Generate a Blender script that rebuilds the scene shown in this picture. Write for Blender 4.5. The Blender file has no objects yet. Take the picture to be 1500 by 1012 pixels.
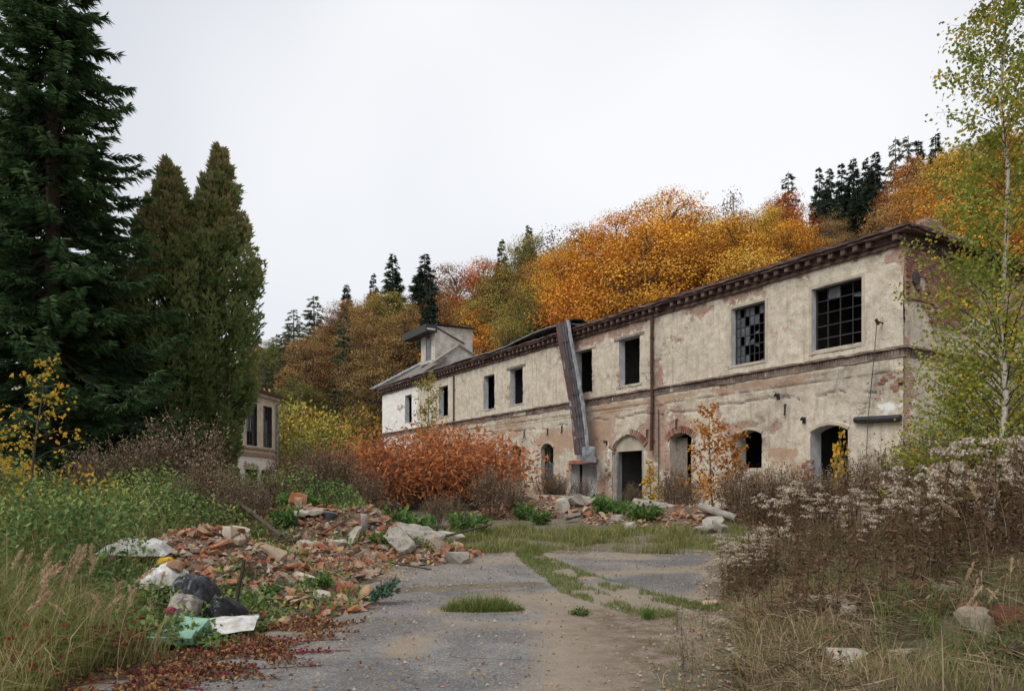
import bpy, bmesh, math, random
import numpy as np
from mathutils import Vector, Matrix, Euler
C = bpy.context.scene.collection
scene = bpy.context.scene
rng = np.random.default_rng(11)
random.seed(11)
PI = math.pi

# ------------------------------------------------------------------ camera, sky, sun, exposure
cam = bpy.data.cameras.new("camera"); camo = bpy.data.objects.new("camera", cam); C.objects.link(camo)
cam.sensor_width = 36; cam.lens = 25.2; cam.shift_y = 0.138; cam.clip_end = 2000; cam.clip_start = 0.05
camo.location = (0, 0, 1.6); camo.rotation_euler = (PI/2, 0, 0)
scene.camera = camo
w = bpy.data.worlds.new("World"); scene.world = w; w.use_nodes = True
nt = w.node_tree; nt.nodes.clear()
SUN_EL, SUN_AZ = math.radians(48), math.radians(222)          # azimuth clockwise from +Y: behind the camera, to the left
out = nt.nodes.new("ShaderNodeOutputWorld"); mixs = nt.nodes.new("ShaderNodeMixShader")
sky = nt.nodes.new("ShaderNodeTexSky"); sky.sky_type = 'NISHITA'; sky.sun_disc = False
sky.sun_elevation = SUN_EL; sky.sun_rotation = SUN_AZ
b1 = nt.nodes.new("ShaderNodeBackground"); b1.inputs[1].default_value = 0.1
b2 = nt.nodes.new("ShaderNodeBackground"); b2.inputs[1].default_value = 1.0
tc = nt.nodes.new("ShaderNodeTexCoord"); nz = nt.nodes.new("ShaderNodeTexNoise")
nz.inputs["Scale"].default_value = 1.2; nz.inputs["Detail"].default_value = 2.5; nz.inputs["Roughness"].default_value = 0.45
cr = nt.nodes.new("ShaderNodeValToRGB")
cr.color_ramp.elements[0].position = 0.37; cr.color_ramp.elements[0].color = (0.395, 0.415, 0.465, 1)
cr.color_ramp.elements[1].position = 0.68; cr.color_ramp.elements[1].color = (0.655, 0.66, 0.67, 1)
L = nt.links.new
mpw = nt.nodes.new("ShaderNodeMapping"); mpw.inputs["Location"].default_value = (0.0, 0.0, 0.0)
L(tc.outputs["Generated"], mpw.inputs[0]); L(mpw.outputs[0], nz.inputs["Vector"]); L(nz.outputs["Fac"], cr.inputs[0]); L(cr.outputs[0], b2.inputs[0])
L(sky.outputs[0], b1.inputs[0]); L(b1.outputs[0], mixs.inputs[1]); L(b2.outputs[0], mixs.inputs[2]); mixs.inputs[0].default_value = 0.93
L(mixs.outputs[0], out.inputs[0])
sun = bpy.data.lights.new("sun", 'SUN'); sun.energy = 1.5; sun.angle = math.radians(35); sun.color = (1, 0.97, 0.92)
suno = bpy.data.objects.new("sun", sun); C.objects.link(suno)
sd = Vector((math.sin(SUN_AZ)*math.cos(SUN_EL), math.cos(SUN_AZ)*math.cos(SUN_EL), math.sin(SUN_EL)))
suno.rotation_euler = sd.to_track_quat('Z', 'Y').to_euler()
scene.view_settings.view_transform = 'Standard'; scene.view_settings.look = 'None'
scene.view_settings.exposure = 0.62; scene.view_settings.gamma = 1.0; scene.view_settings.use_curve_mapping = False
scene.cycles.max_bounces = 6; scene.cycles.diffuse_bounces = 3; scene.cycles.transparent_max_bounces = 8
scene.cycles.use_denoising = True

# ------------------------------------------------------------------ numpy helpers
_T = np.random.default_rng(5).random((256, 256))
def vnoise(x, y):
    x = np.asarray(x, float); y = np.asarray(y, float)
    xi = np.floor(x).astype(int); yi = np.floor(y).astype(int); fx = x-xi; fy = y-yi
    fx = fx*fx*(3-2*fx); fy = fy*fy*(3-2*fy)
    a = _T[xi & 255, yi & 255]; b = _T[(xi+1) & 255, yi & 255]; c = _T[xi & 255, (yi+1) & 255]; d = _T[(xi+1) & 255, (yi+1) & 255]
    return (a*(1-fx)+b*fx)*(1-fy)+(c*(1-fx)+d*fx)*fy
def fbm(x, y, o=4, g=0.5):
    s = 0; a = 1; t = 0
    for i in range(o):
        s = s+a*vnoise(x*2**i+17.3*i, y*2**i+9.1*i); t += a; a *= g
    return s/t
def sst(x, a, b):
    t = np.clip((x-a)/(b-a), 0, 1); return t*t*(3-2*t)
def norm(v): return v/np.maximum(np.linalg.norm(v, axis=-1, keepdims=True), 1e-9)
def rdir(n, up=0.0):
    v = rng.normal(size=(n, 3)); v[:, 2] += up; return norm(v)

def mk(name, V, F, attrs=None, smooth=False):
    """mesh data from an (n,3) array and face arrays of any width"""
    me = bpy.data.meshes.new(name); V = np.asarray(V, np.float32)
    F = [np.asarray(f, np.int32) for f in F if len(f)]
    me.vertices.add(len(V)); me.vertices.foreach_set("co", V.ravel())
    tot = np.concatenate([np.full(len(f), f.shape[1], np.int32) for f in F]); loops = np.concatenate([f.ravel() for f in F])
    me.loops.add(len(loops)); me.loops.foreach_set("vertex_index", loops)
    me.polygons.add(len(tot)); me.polygons.foreach_set("loop_start", np.concatenate([[0], np.cumsum(tot)[:-1]]).astype(np.int32))
    for k, a in (attrs or {}).items():
        at = me.attributes.new(k, 'FLOAT', 'POINT'); at.data.foreach_set("value", np.asarray(a, np.float32))
    me.polygons.foreach_set("use_smooth", np.full(len(tot), smooth))
    me.update(calc_edges=True); me.validate()
    return me

class Geo:
    """collects shapes for ONE mesh object"""
    def __init__(s): s.V = []; s.F = {}; s.A = []; s.B = []; s.n = 0
    def add(s, V, F, tint=0.5, mix=0.5):
        V = np.asarray(V, float).reshape(-1, 3)
        for f in (F if isinstance(F, list) else [F]):
            f = np.atleast_2d(np.asarray(f, int))
            if len(f): s.F.setdefault(f.shape[1], []).append(f+s.n)
        s.V.append(V); s.A.append(np.broadcast_to(np.asarray(tint, float), (len(V),))); s.B.append(np.broadcast_to(np.asarray(mix, float), (len(V),))); s.n += len(V)
    def box(s, lo, hi, jit=0.0, tint=0.5, rot=None, c=None):
        lo = np.array(lo, float); hi = np.array(hi, float)
        V = np.array([[(lo, hi)[i][0], (lo, hi)[j][1], (lo, hi)[k][2]] for i in (0, 1) for j in (0, 1) for k in (0, 1)])
        if jit: V = V+rng.uniform(-jit, jit, V.shape)
        if rot is not None: V = V @ np.array(Euler(rot).to_matrix()).T
        if c is not None: V = V+np.array(c)
        s.add(V, [[0, 1, 3, 2], [4, 6, 7, 5], [0, 4, 5, 1], [2, 3, 7, 6], [0, 2, 6, 4], [1, 5, 7, 3]], tint)
    def quad(s, a, b, c, d, tint=0.5): s.add([a, b, c, d], [[0, 1, 2, 3]], tint)
    def tube(s, pts, rad, n=5, tint=0.5, cap=True):
        P = np.asarray(pts, float); m = len(P); rad = np.broadcast_to(np.asarray(rad, float), (m,))
        T = norm(np.gradient(P, axis=0)); ref = np.array([0, 0, 1.0]) if abs(T[0][2]) < 0.9 else np.array([1.0, 0, 0])
        U = norm(np.cross(T, ref)); W = np.cross(T, U); a = np.arange(n)*2*PI/n
        V = P[:, None]+rad[:, None, None]*(np.cos(a)[None, :, None]*U[:, None]+np.sin(a)[None, :, None]*W[:, None])
        i = np.arange(m-1)[:, None]*n; j = np.arange(n)[None]; k = (j+1) % n
        F = [np.stack([i+j, i+k, i+n+k, i+n+j], -1).reshape(-1, 4)]
        if cap: F += [np.array([list(range(n-1, -1, -1))]), np.array([[(m-1)*n+q for q in range(n)]])] if n > 2 else []
        s.add(V.reshape(-1, 3), F, tint)
    def leaves(s, P, D, N, Ln, Wd, tint=0.5, mix=0.5, fold=0.15):
        n = len(P); D = norm(D); S = norm(np.cross(D, N)); N2 = np.cross(S, D)
        Ln = np.broadcast_to(Ln, (n,))[:, None]; Wd = np.broadcast_to(Wd, (n,))[:, None]
        a = P+D*Ln*0.45+N2*Ln*fold
        V = np.stack([P, a+S*Wd*0.5, P+D*Ln, a-S*Wd*0.5], 1).reshape(-1, 3)
        s.add(V, np.arange(n*4).reshape(n, 4), np.repeat(np.broadcast_to(tint, (n,)), 4), np.repeat(np.broadcast_to(mix, (n,)), 4))
    def blades(s, P, H, lean, Wd, tint):
        n = len(P); H = np.broadcast_to(H, (n,))[:, None]; up = np.array([0, 0, 1.0]); lm = np.linalg.norm(lean, axis=1, keepdims=True)
        a = rng.uniform(0, 2*PI, n); S = np.stack([np.cos(a), np.sin(a), 0*a], 1)*np.broadcast_to(Wd, (n,))[:, None]*0.5
        m = P+up*H*0.55+lean*H*0.25; t = P+up*H*np.clip(1-0.45*lm**2, 0.2, 1)+lean*H
        V = np.stack([P-S, P+S, m+S*0.8, m-S*0.8, t], 1).reshape(-1, 3); i = (np.arange(n)*5)[:, None]
        s.add(V, [i+np.array([[0, 1, 2, 3]]), i+np.array([[3, 2, 4]])], np.repeat(tint, 5))
    def mesh(s, name, smooth=False):
        return mk(name, np.concatenate(s.V), [np.concatenate(v) for v in s.F.values()], {"tint": np.concatenate(s.A), "mixc": np.concatenate(s.B)}, smooth)
    def build(s, name, mat, parent=None, smooth=False):
        return obj(name, s.mesh(name, smooth), mat, parent)

def obj(name, me, mat=None, parent=None):
    o = bpy.data.objects.new(name, me); C.objects.link(o)
    if mat and me and not me.materials: me.materials.append(mat)
    if parent: o.parent = parent
    return o
def tag(o, label=None, cat=None, group=None, kind=None):
    if label: o['label'] = label
    if cat: o['category'] = cat
    if group: o['group'] = group
    if kind: o['kind'] = kind
    return o
def thing(name, label, cat, loc=(0, 0, 0), rz=0, group=None, sc=1):
    o = bpy.data.objects.new(name, None); C.objects.link(o); o.empty_display_size = 0.2
    o.location = loc; o.rotation_euler = (0, 0, rz); o.scale = (sc,)*3 if not hasattr(sc, '__len__') else sc
    return tag(o, label, cat, group)

# ------------------------------------------------------------------ materials
class Mat:
    def __init__(s, name, rough=0.9):
        s.m = bpy.data.materials.new(name); s.m.use_nodes = True; s.t = s.m.node_tree; s.p = s.t.nodes["Principled BSDF"]
        s.p.inputs["Roughness"].default_value = rough; s.p.inputs["Specular IOR Level"].default_value = 0.25
        s.o = s.t.nodes["Material Output"]; s._tc = None
    def n(s, t, **kw):
        x = s.t.nodes.new("ShaderNode"+t)
        for k, v in kw.items():
            if k in x.inputs.keys(): x.inputs[k].default_value = v
            else: setattr(x, k, v)
        return x
    def l(s, a, b): s.t.links.new(a, b)
    def co(s):
        if s._tc is None: s._tc = s.n("TexCoord")
        return s._tc.outputs["Object"]
    def noise(s, scale, detail=4, rough=0.55, vec=None, dist=0):
        x = s.n("TexNoise"); x.inputs["Scale"].default_value = scale; x.inputs["Detail"].default_value = detail; x.inputs["Roughness"].default_value = rough
        x.inputs["Distortion"].default_value = dist; s.l(vec or s.co(), x.inputs["Vector"]); return x.outputs["Fac"]
    def ramp(s, fac, stops):
        x = s.n("ValToRGB"); e = x.color_ramp.elements
        while len(e) < len(stops): e.new(0.5)
        for i, (p, c) in enumerate(stops):
            e[i].position = p; e[i].color = (c, c, c, 1) if not hasattr(c, '__len__') else (*c, 1)
        s.l(fac, x.inputs[0]); return x.outputs[0]
    def mix(s, fac, a, b, mode='MIX'):
        x = s.n("Mix", data_type='RGBA', blend_type=mode)
        for v, i in ((fac, 0), (a, 6), (b, 7)):
            if hasattr(v, 'links'): s.l(v, x.inputs[i])
            elif i == 0: x.inputs[0].default_value = v
            else: x.inputs[i].default_value = (*v, 1) if len(v) == 3 else v
        return x.outputs[2]
    def math(s, op, a, b=0.0, c=None):
        x = s.n("Math", operation=op)
        for i, v in enumerate((a, b) if c is None else (a, b, c)):
            if hasattr(v, 'links'): s.l(v, x.inputs[i])
            else: x.inputs[i].default_value = v
        return x.outputs[0]
    def attr(s, name, typ='GEOMETRY', out="Fac"):
        x = s.n("Attribute", attribute_name=name, attribute_type=typ); return x.outputs[out]
    def col(s, c):
        if hasattr(c, 'links'): s.l(c, s.p.inputs["Base Color"])
        else: s.p.inputs["Base Color"].default_value = (*c, 1)
    def bump(s, h, strength=0.3, dist=0.02):
        b = s.n("Bump", Strength=strength, Distance=dist); s.l(h, b.inputs["Height"]); s.l(b.outputs[0], s.p.inputs["Normal"])
    def trans(s, c, amt):
        t = s.n("BsdfTranslucent"); s.l(c, t.inputs[0]); m = s.n("MixShader"); m.inputs[0].default_value = amt
        s.l(s.p.outputs[0], m.inputs[1]); s.l(t.outputs[0], m.inputs[2]); s.l(m.outputs[0], s.o.inputs[0])

def ramp_leaf(name, stops, amt=0.3, rough=0.8):
    m = Mat(name, rough); c = m.ramp(m.attr("tint"), stops); m.col(c)
    if amt: m.trans(c, amt)
    return m.m
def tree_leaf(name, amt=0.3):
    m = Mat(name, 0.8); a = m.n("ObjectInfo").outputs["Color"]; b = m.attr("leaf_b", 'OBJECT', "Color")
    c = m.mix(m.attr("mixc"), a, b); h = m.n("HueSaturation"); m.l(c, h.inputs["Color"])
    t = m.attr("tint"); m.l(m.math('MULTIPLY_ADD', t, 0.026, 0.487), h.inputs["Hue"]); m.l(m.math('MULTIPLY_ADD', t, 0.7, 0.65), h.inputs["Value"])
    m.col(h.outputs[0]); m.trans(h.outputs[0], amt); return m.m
def simple(name, c, c2=None, scale=6, rough=0.85, bump=0.2, detail=5, spec=0.25, metal=0):
    m = Mat(name, rough); f = m.noise(scale, detail, 0.65)
    m.col(m.ramp(f, [(0.32, c), (0.68, c2 or [x*0.6 for x in c])])); m.p.inputs["Specular IOR Level"].default_value = spec; m.p.inputs["Metallic"].default_value = metal
    if bump: m.bump(m.noise(scale*5, 4), bump, 0.02)
    return m.m

M = {}
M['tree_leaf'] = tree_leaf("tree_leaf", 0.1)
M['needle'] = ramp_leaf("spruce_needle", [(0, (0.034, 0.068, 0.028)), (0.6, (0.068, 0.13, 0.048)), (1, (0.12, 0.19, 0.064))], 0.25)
M['thuja'] = ramp_leaf("thuja_spray", [(0, (0.10, 0.165, 0.055)), (0.45, (0.21, 0.275, 0.095)), (0.75, (0.31, 0.28, 0.12)), (1, (0.38, 0.24, 0.13))], 0.45)
M['birch_leaf'] = ramp_leaf("birch_leaf", [(0, (0.17, 0.23, 0.045)), (0.45, (0.31, 0.35, 0.065)), (0.72, (0.48, 0.41, 0.065)), (1, (0.7, 0.4, 0.045))], 0.4)
M['yellow_leaf'] = ramp_leaf("yellow_leaf", [(0, (0.3, 0.29, 0.05)), (0.4, (0.55, 0.37, 0.05)), (1, (0.72, 0.4, 0.045))], 0.4)
M['orange_leaf'] = ramp_leaf("orange_leaf", [(0, (0.28, 0.10, 0.03)), (0.5, (0.55, 0.22, 0.03)), (1, (0.68, 0.32, 0.03))], 0.4)
M['pale_leaf'] = ramp_leaf("pale_leaf", [(0, (0.2, 0.2, 0.05)), (0.6, (0.4, 0.33, 0.09)), (1, (0.45, 0.3, 0.08))], 0.4)
M['red_leaf'] = ramp_leaf("rust_leaf", [(0, (0.2, 0.1, 0.05)), (0.3, (0.42, 0.17, 0.07)), (0.62, (0.62, 0.205, 0.07)), (1, (0.74, 0.36, 0.15))], 0.3)
M['green_leaf'] = ramp_leaf("nettle_leaf", [(0, (0.055, 0.105, 0.035)), (0.45, (0.14, 0.215, 0.065)), (0.78, (0.27, 0.34, 0.1)), (1, (0.42, 0.37, 0.12))], 0.25)
M['weed_leaf'] = ramp_leaf("weed_leaf", [(0, (0.05, 0.11, 0.03)), (0.6, (0.105, 0.2, 0.05)), (1, (0.19, 0.3, 0.07))], 0.3)
M['blue_green'] = ramp_leaf("spruce_twig_leaf", [(0, (0.05, 0.1, 0.06)), (1, (0.1, 0.17, 0.1))], 0.1)
M['litter'] = ramp_leaf("leaf_litter", [(0, (0.07, 0.035, 0.025)), (0.45, (0.17, 0.075, 0.04)), (0.8, (0.28, 0.13, 0.055)), (1, (0.38, 0.24, 0.08))], 0.1)
M['creeper'] = ramp_leaf("creeper_leaf", [(0, (0.13, 0.02, 0.025)), (1, (0.28, 0.05, 0.04))], 0.2)
M['grass'] = ramp_leaf("grass_blade", [(0, (0.07, 0.12, 0.025)), (0.35, (0.14, 0.2, 0.045)), (0.6, (0.26, 0.25, 0.08)), (0.85, (0.42, 0.34, 0.17)), (1, (0.5, 0.38, 0.22))], 0.3)
M['dry_grass'] = ramp_leaf("dry_grass_blade", [(0, (0.11, 0.17, 0.04)), (0.22, (0.2, 0.22, 0.07)), (0.45, (0.25, 0.2, 0.1)), (0.75, (0.38, 0.3, 0.17)), (1, (0.5, 0.4, 0.25))], 0.25)
M['thatch'] = ramp_leaf("thatch", [(0, (0.05, 0.032, 0.022)), (0.4, (0.12, 0.075, 0.045)), (0.7, (0.22, 0.155, 0.095)), (1, (0.36, 0.28, 0.18))], 0.1)
M['plume'] = ramp_leaf("plume", [(0, (0.45, 0.31, 0.19)), (1, (0.68, 0.52, 0.36))], 0.3)
M['stalk'] = ramp_leaf("dry_stalk", [(0, (0.05, 0.028, 0.016)), (0.5, (0.115, 0.068, 0.036)), (1, (0.22, 0.15, 0.085))], 0.0)
M['fluff'] = ramp_leaf("seed_fluff", [(0, (0.26, 0.185, 0.12)), (0.45, (0.47, 0.385, 0.29)), (1, (0.8, 0.72, 0.6))], 0.3)
M['brush'] = ramp_leaf("dry_brush", [(0, (0.08, 0.055, 0.034)), (0.5, (0.19, 0.135, 0.088)), (1, (0.35, 0.27, 0.19))], 0.1)
M['bark'] = simple("bark", (0.11, 0.085, 0.065), (0.05, 0.04, 0.03), 14)
M['grey_bark'] = simple("grey_bark", (0.2, 0.17, 0.14), (0.1, 0.085, 0.07), 14)
def birch_bark():
    m = Mat("birch_bark", 0.7); mp = m.n("Mapping"); mp.inputs["Scale"].default_value = (2, 2, 9); m.l(m.co(), mp.inputs[0])
    m.col(m.ramp(m.noise(2.2, 4, 0.6, mp.outputs[0]), [(0.36, (0.06, 0.05, 0.045)), (0.45, (0.62, 0.56, 0.5)), (0.7, (0.7, 0.62, 0.55))])); return m.m
M['birch_bark'] = birch_bark()
M['wood'] = simple("weathered_wood", (0.3, 0.26, 0.22), (0.14, 0.12, 0.1), 9)
M['dark_wood'] = simple("dark_wood", (0.1, 0.075, 0.055), (0.05, 0.04, 0.03), 9)
M['rust'] = simple("rusty_iron", (0.12, 0.06, 0.04), (0.05, 0.03, 0.025), 8, 0.8)
M['iron'] = simple("dark_iron", (0.06, 0.055, 0.055), (0.03, 0.03, 0.03), 8, 0.6)
M['zinc'] = simple("weathered_zinc", (0.34, 0.36, 0.39), (0.12, 0.12, 0.125), 3.5, 0.6, 0.25)
M['tin'] = simple("old_tin", (0.12, 0.11, 0.11), (0.06, 0.055, 0.055), 3, 0.75, 0.4)
M['tin_red'] = simple("rusty_tin", (0.15, 0.08, 0.07), (0.08, 0.045, 0.042), 4, 0.75, 0.4)
M['white_paint'] = simple("whitewashed_jamb", (0.7, 0.71, 0.74), (0.45, 0.45, 0.46), 3, 0.9, 0.3)
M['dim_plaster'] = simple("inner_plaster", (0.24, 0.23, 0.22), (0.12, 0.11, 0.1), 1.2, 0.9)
M['concrete'] = simple("concrete", (0.4, 0.36, 0.31), (0.2, 0.18, 0.15), 5, 0.9, 0.5, 8)
M['stone'] = simple("rubble_stone", (0.48, 0.44, 0.37), (0.28, 0.25, 0.2), 7, 0.9, 0.5, 8)
M['plaster_light'] = simple("light_plaster", (0.56, 0.5, 0.39), (0.36, 0.31, 0.25), 2.2, 0.95, 0.4, 8)
M['white_wall'] = simple("turret_plaster", (0.68, 0.65, 0.58), (0.38, 0.345, 0.29), 2.2, 0.95, 0.3, 8)
M['red_lintel'] = simple("red_lintel", (0.42, 0.16, 0.1), (0.25, 0.1, 0.07), 6)
def glass_mat():
    m = Mat("dirty_glass", 0.25); m.col(m.ramp(m.noise(4, 4), [(0.3, (0.12, 0.13, 0.15)), (0.7, (0.04, 0.045, 0.05))])); m.p.inputs["Specular IOR Level"].default_value = 0.5; return m.m
M['glass'] = glass_mat()
def brick_piece(name, stops, mortar=0.5):
    """one loose or laid brick: each object takes its own fired colour, with mortar crusts"""
    m = Mat(name, 0.95); r = m.n("ObjectInfo").outputs["Random"]; c = m.ramp(r, stops)
    c = m.mix(m.noise(9, 5, 0.7), c, (0.2, 0.1, 0.06), 'OVERLAY'); k = m.ramp(m.noise(6, 5, 0.65), [(0.62-0.18*mortar, 0), (0.72-0.12*mortar, 1)])
    c = m.mix(m.math('MULTIPLY', k, 0.55), c, (0.42, 0.345, 0.25)); c = m.mix(m.ramp(m.noise(3, 6, 0.7), [(0.5, 0), (0.66, 0.6)]), c, (0.13, 0.095, 0.07)); m.col(c); m.bump(m.noise(40, 4), 0.5, 0.01); return m.m
M['rubble_brick'] = brick_piece("rubble_brick", [(0, (0.28, 0.1, 0.055)), (0.22, (0.46, 0.17, 0.08)), (0.4, (0.5, 0.26, 0.13)), (0.56, (0.5, 0.37, 0.21)), (0.74, (0.53, 0.46, 0.33)), (0.88, (0.4, 0.35, 0.28)), (1, (0.22, 0.13, 0.09))], 0.85)
M['dark_brick'] = brick_piece("buried_brick", [(0, (0.13, 0.045, 0.03)), (0.6, (0.2, 0.075, 0.045)), (1, (0.2, 0.11, 0.07))], 0.0)
M['bank_stone'] = simple("earthy_stone", (0.33, 0.27, 0.2), (0.15, 0.115, 0.085), 9, 1, .6, 8)
M['wall_brick'] = brick_piece("wall_brick", [(0, (0.28, 0.12, 0.09)), (0.4, (0.38, 0.185, 0.135)), (0.7, (0.44, 0.29, 0.23)), (1, (0.5, 0.4, 0.33))], 0.85)
def cornice_mat(name, a, b, d):
    m = Mat(name, 0.95); r = m.n("ObjectInfo").outputs["Random"]; f = m.noise(1.6, 8, 0.75); c = m.ramp(m.math('ADD', f, m.math('MULTIPLY', r, 0.12)), [(0.36, a), (0.52, b), (0.7, d)])
    c = m.mix(m.ramp(m.noise(14, 6, 0.7), [(0.5, 0), (0.7, 0.7)]), c, (0.05, 0.04, 0.035)); m.col(c); m.bump(m.noise(22, 6, 0.7), 0.8, 0.03); return m.m
M['cornice_brick'] = cornice_mat("cornice_brick", (0.04, 0.028, 0.025), (0.1, 0.056, 0.047), (0.19, 0.13, 0.11))
M['ledge'] = cornice_mat("ledge", (0.10, 0.075, 0.062), (0.2, 0.145, 0.12), (0.36, 0.28, 0.22))
def debris_mat():
    m = Mat("rubble_dirt", 1.0); c = m.ramp(m.noise(7, 8, 0.75), [(0.3, (0.06, 0.042, 0.03)), (0.5, (0.15, 0.105, 0.075)), (0.62, (0.26, 0.15, 0.095)), (0.75, (0.36, 0.3, 0.23))]); m.col(c); m.bump(m.noise(25, 6, 0.7), 0.9, 0.05); return m.m
M['debris'] = debris_mat()
M['crumb'] = ramp_leaf("brick_crumb", [(0, (0.3, 0.1, 0.055)), (0.25, (0.44, 0.18, 0.09)), (0.45, (0.36, 0.25, 0.16)), (0.65, (0.22, 0.16, 0.11)), (0.85, (0.48, 0.43, 0.35)), (1, (0.14, 0.11, 0.085))], 0, 0.95)

def plaster_mat(name, brick_scale=1.0):
    """old render over brick: the mesh carries where the render has gone (bare), where only the undercoat is left (coat), whitewash (white) and darker tone: damp stains, bands under the eaves, painted crack shade"""
    m = Mat(name, 0.95)
    big = m.noise(0.55, 5, 0.6); mid = m.noise(2.6, 7, 0.68); fine = m.noise(18, 6, 0.7); rag = m.noise(5.5, 8, 0.72, dist=0.6)
    c = m.mix(m.ramp(big, [(0.38, 0), (0.62, 1)]), (0.70, 0.625, 0.49), (0.61, 0.545, 0.44))
    c = m.mix(m.ramp(mid, [(0.46, 0), (0.64, 0.75)]), c, (0.46, 0.39, 0.295))
    c = m.mix(m.ramp(m.noise(1.15, 8, 0.72, dist=0.8), [(0.5, 0), (0.6, 0.55)]), c, (0.47, 0.385, 0.285))
    c = m.mix(m.ramp(rag, [(0.55, 0), (0.63, 0.5)]), c, (0.42, 0.35, 0.27))
    c = m.mix(m.ramp(rag, [(0.30, 0.6), (0.40, 0)]), c, (0.72, 0.65, 0.52))
    c = m.mix(m.ramp(fine, [(0.54, 0), (0.68, 0.7)]), c, (0.30, 0.25, 0.195))
    mp = m.n("Mapping"); mp.inputs["Scale"].default_value = (3.2, 1, 0.35); m.l(m.co(), mp.inputs[0])
    drip = m.ramp(m.noise(1.6, 6, 0.65, mp.outputs[0]), [(0.52, 0), (0.68, 0.55)])
    c = m.mix(drip, c, (0.29, 0.24, 0.19))
    vo = m.n("TexVoronoi", feature='DISTANCE_TO_EDGE'); vo.inputs["Scale"].default_value = 0.9; wv = m.n("Mix", data_type='VECTOR'); wv.inputs[0].default_value = 0.16; nn = m.n("TexNoise"); nn.inputs["Scale"].default_value = 3.5; nn.inputs["Detail"].default_value = 6
    m.l(m.co(), nn.inputs["Vector"]); m.l(m.co(), wv.inputs[4]); m.l(nn.outputs["Color"], wv.inputs[5]); m.l(wv.outputs[1], vo.inputs["Vector"])
    crk = m.math('MULTIPLY', m.ramp(vo.outputs["Distance"], [(0.0, 1), (0.008, 0)]), m.ramp(big, [(0.53, 0), (0.6, 0.75)])); c = m.mix(crk, c, (0.14, 0.115, 0.09))
    coat = m.math('ADD', m.attr("coat"), m.math('MULTIPLY', m.math('SUBTRACT', rag, 0.5), 1.3))
    c = m.mix(m.ramp(coat, [(0.45, 0), (0.56, 0.85)]), c, m.mix(m.noise(5, 4), (0.47, 0.27, 0.17), (0.42, 0.32, 0.23)))
    wh = m.math('ADD', m.attr("white"), m.math('MULTIPLY', m.math('SUBTRACT', m.noise(3.2, 8, 0.7), 0.5), 1.3))
    c = m.mix(m.ramp(wh, [(0.44, 0), (0.52, 0.95)]), c, (0.80, 0.78, 0.73))
    # brick underneath
    sep = m.n("SeparateXYZ"); m.l(m.co(), sep.inputs[0]); cmb = m.n("CombineXYZ")
    m.l(m.math('ADD', sep.outputs[0], sep.outputs[1]), cmb.inputs[0]); m.l(sep.outputs[2], cmb.inputs[1])
    br = m.n("TexBrick"); m.l(cmb.outputs[0], br.inputs["Vector"]); br.inputs["Scale"].default_value = 1
    for k, v in (("Brick Width", 0.27), ("Row Height", 0.078), ("Mortar Size", 0.011), ("Mortar Smooth", 0.3), ("Bias", -0.1)): br.inputs[k].default_value = v
    br.inputs["Color1"].default_value = (0.37, 0.14, 0.09, 1); br.inputs["Color2"].default_value = (0.45, 0.27, 0.2, 1); br.inputs["Mortar"].default_value = (0.46, 0.4, 0.32, 1)
    bc = m.mix(m.ramp(m.noise(3.5, 6, 0.7), [(0.42, 0), (0.66, 0.75)]), br.outputs["Color"], (0.5, 0.43, 0.34))
    bare = m.math('ADD', m.attr("bare"), m.math('MULTIPLY', m.math('SUBTRACT', rag, 0.5), 1.5))
    bf = m.ramp(bare, [(0.47, 0), (0.55, 1)]); c = m.mix(bf, c, bc)
    darkening = m.math('MULTIPLY', m.attr("darkening"), m.ramp(mid, [(0.3, 0.25), (0.6, 1)])); c = m.mix(darkening, c, (0.15, 0.115, 0.095))
    m.col(c)
    h = m.math('ADD', m.math('MULTIPLY', fine, 0.35), m.math('MULTIPLY', mid, 0.9))
    h = m.math('ADD', h, m.math('MULTIPLY', bf, -0.7)); h = m.math('SUBTRACT', h, m.math('MULTIPLY', m.math('MULTIPLY', bf, br.outputs["Fac"]), 0.5))
    h = m.math('ADD', h, m.math('MULTIPLY', rag, 1.4)); h = m.math('SUBTRACT', h, crk); m.bump(h, 0.6, 0.04); return m.m
M['plaster'] = plaster_mat("old_plaster")

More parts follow.
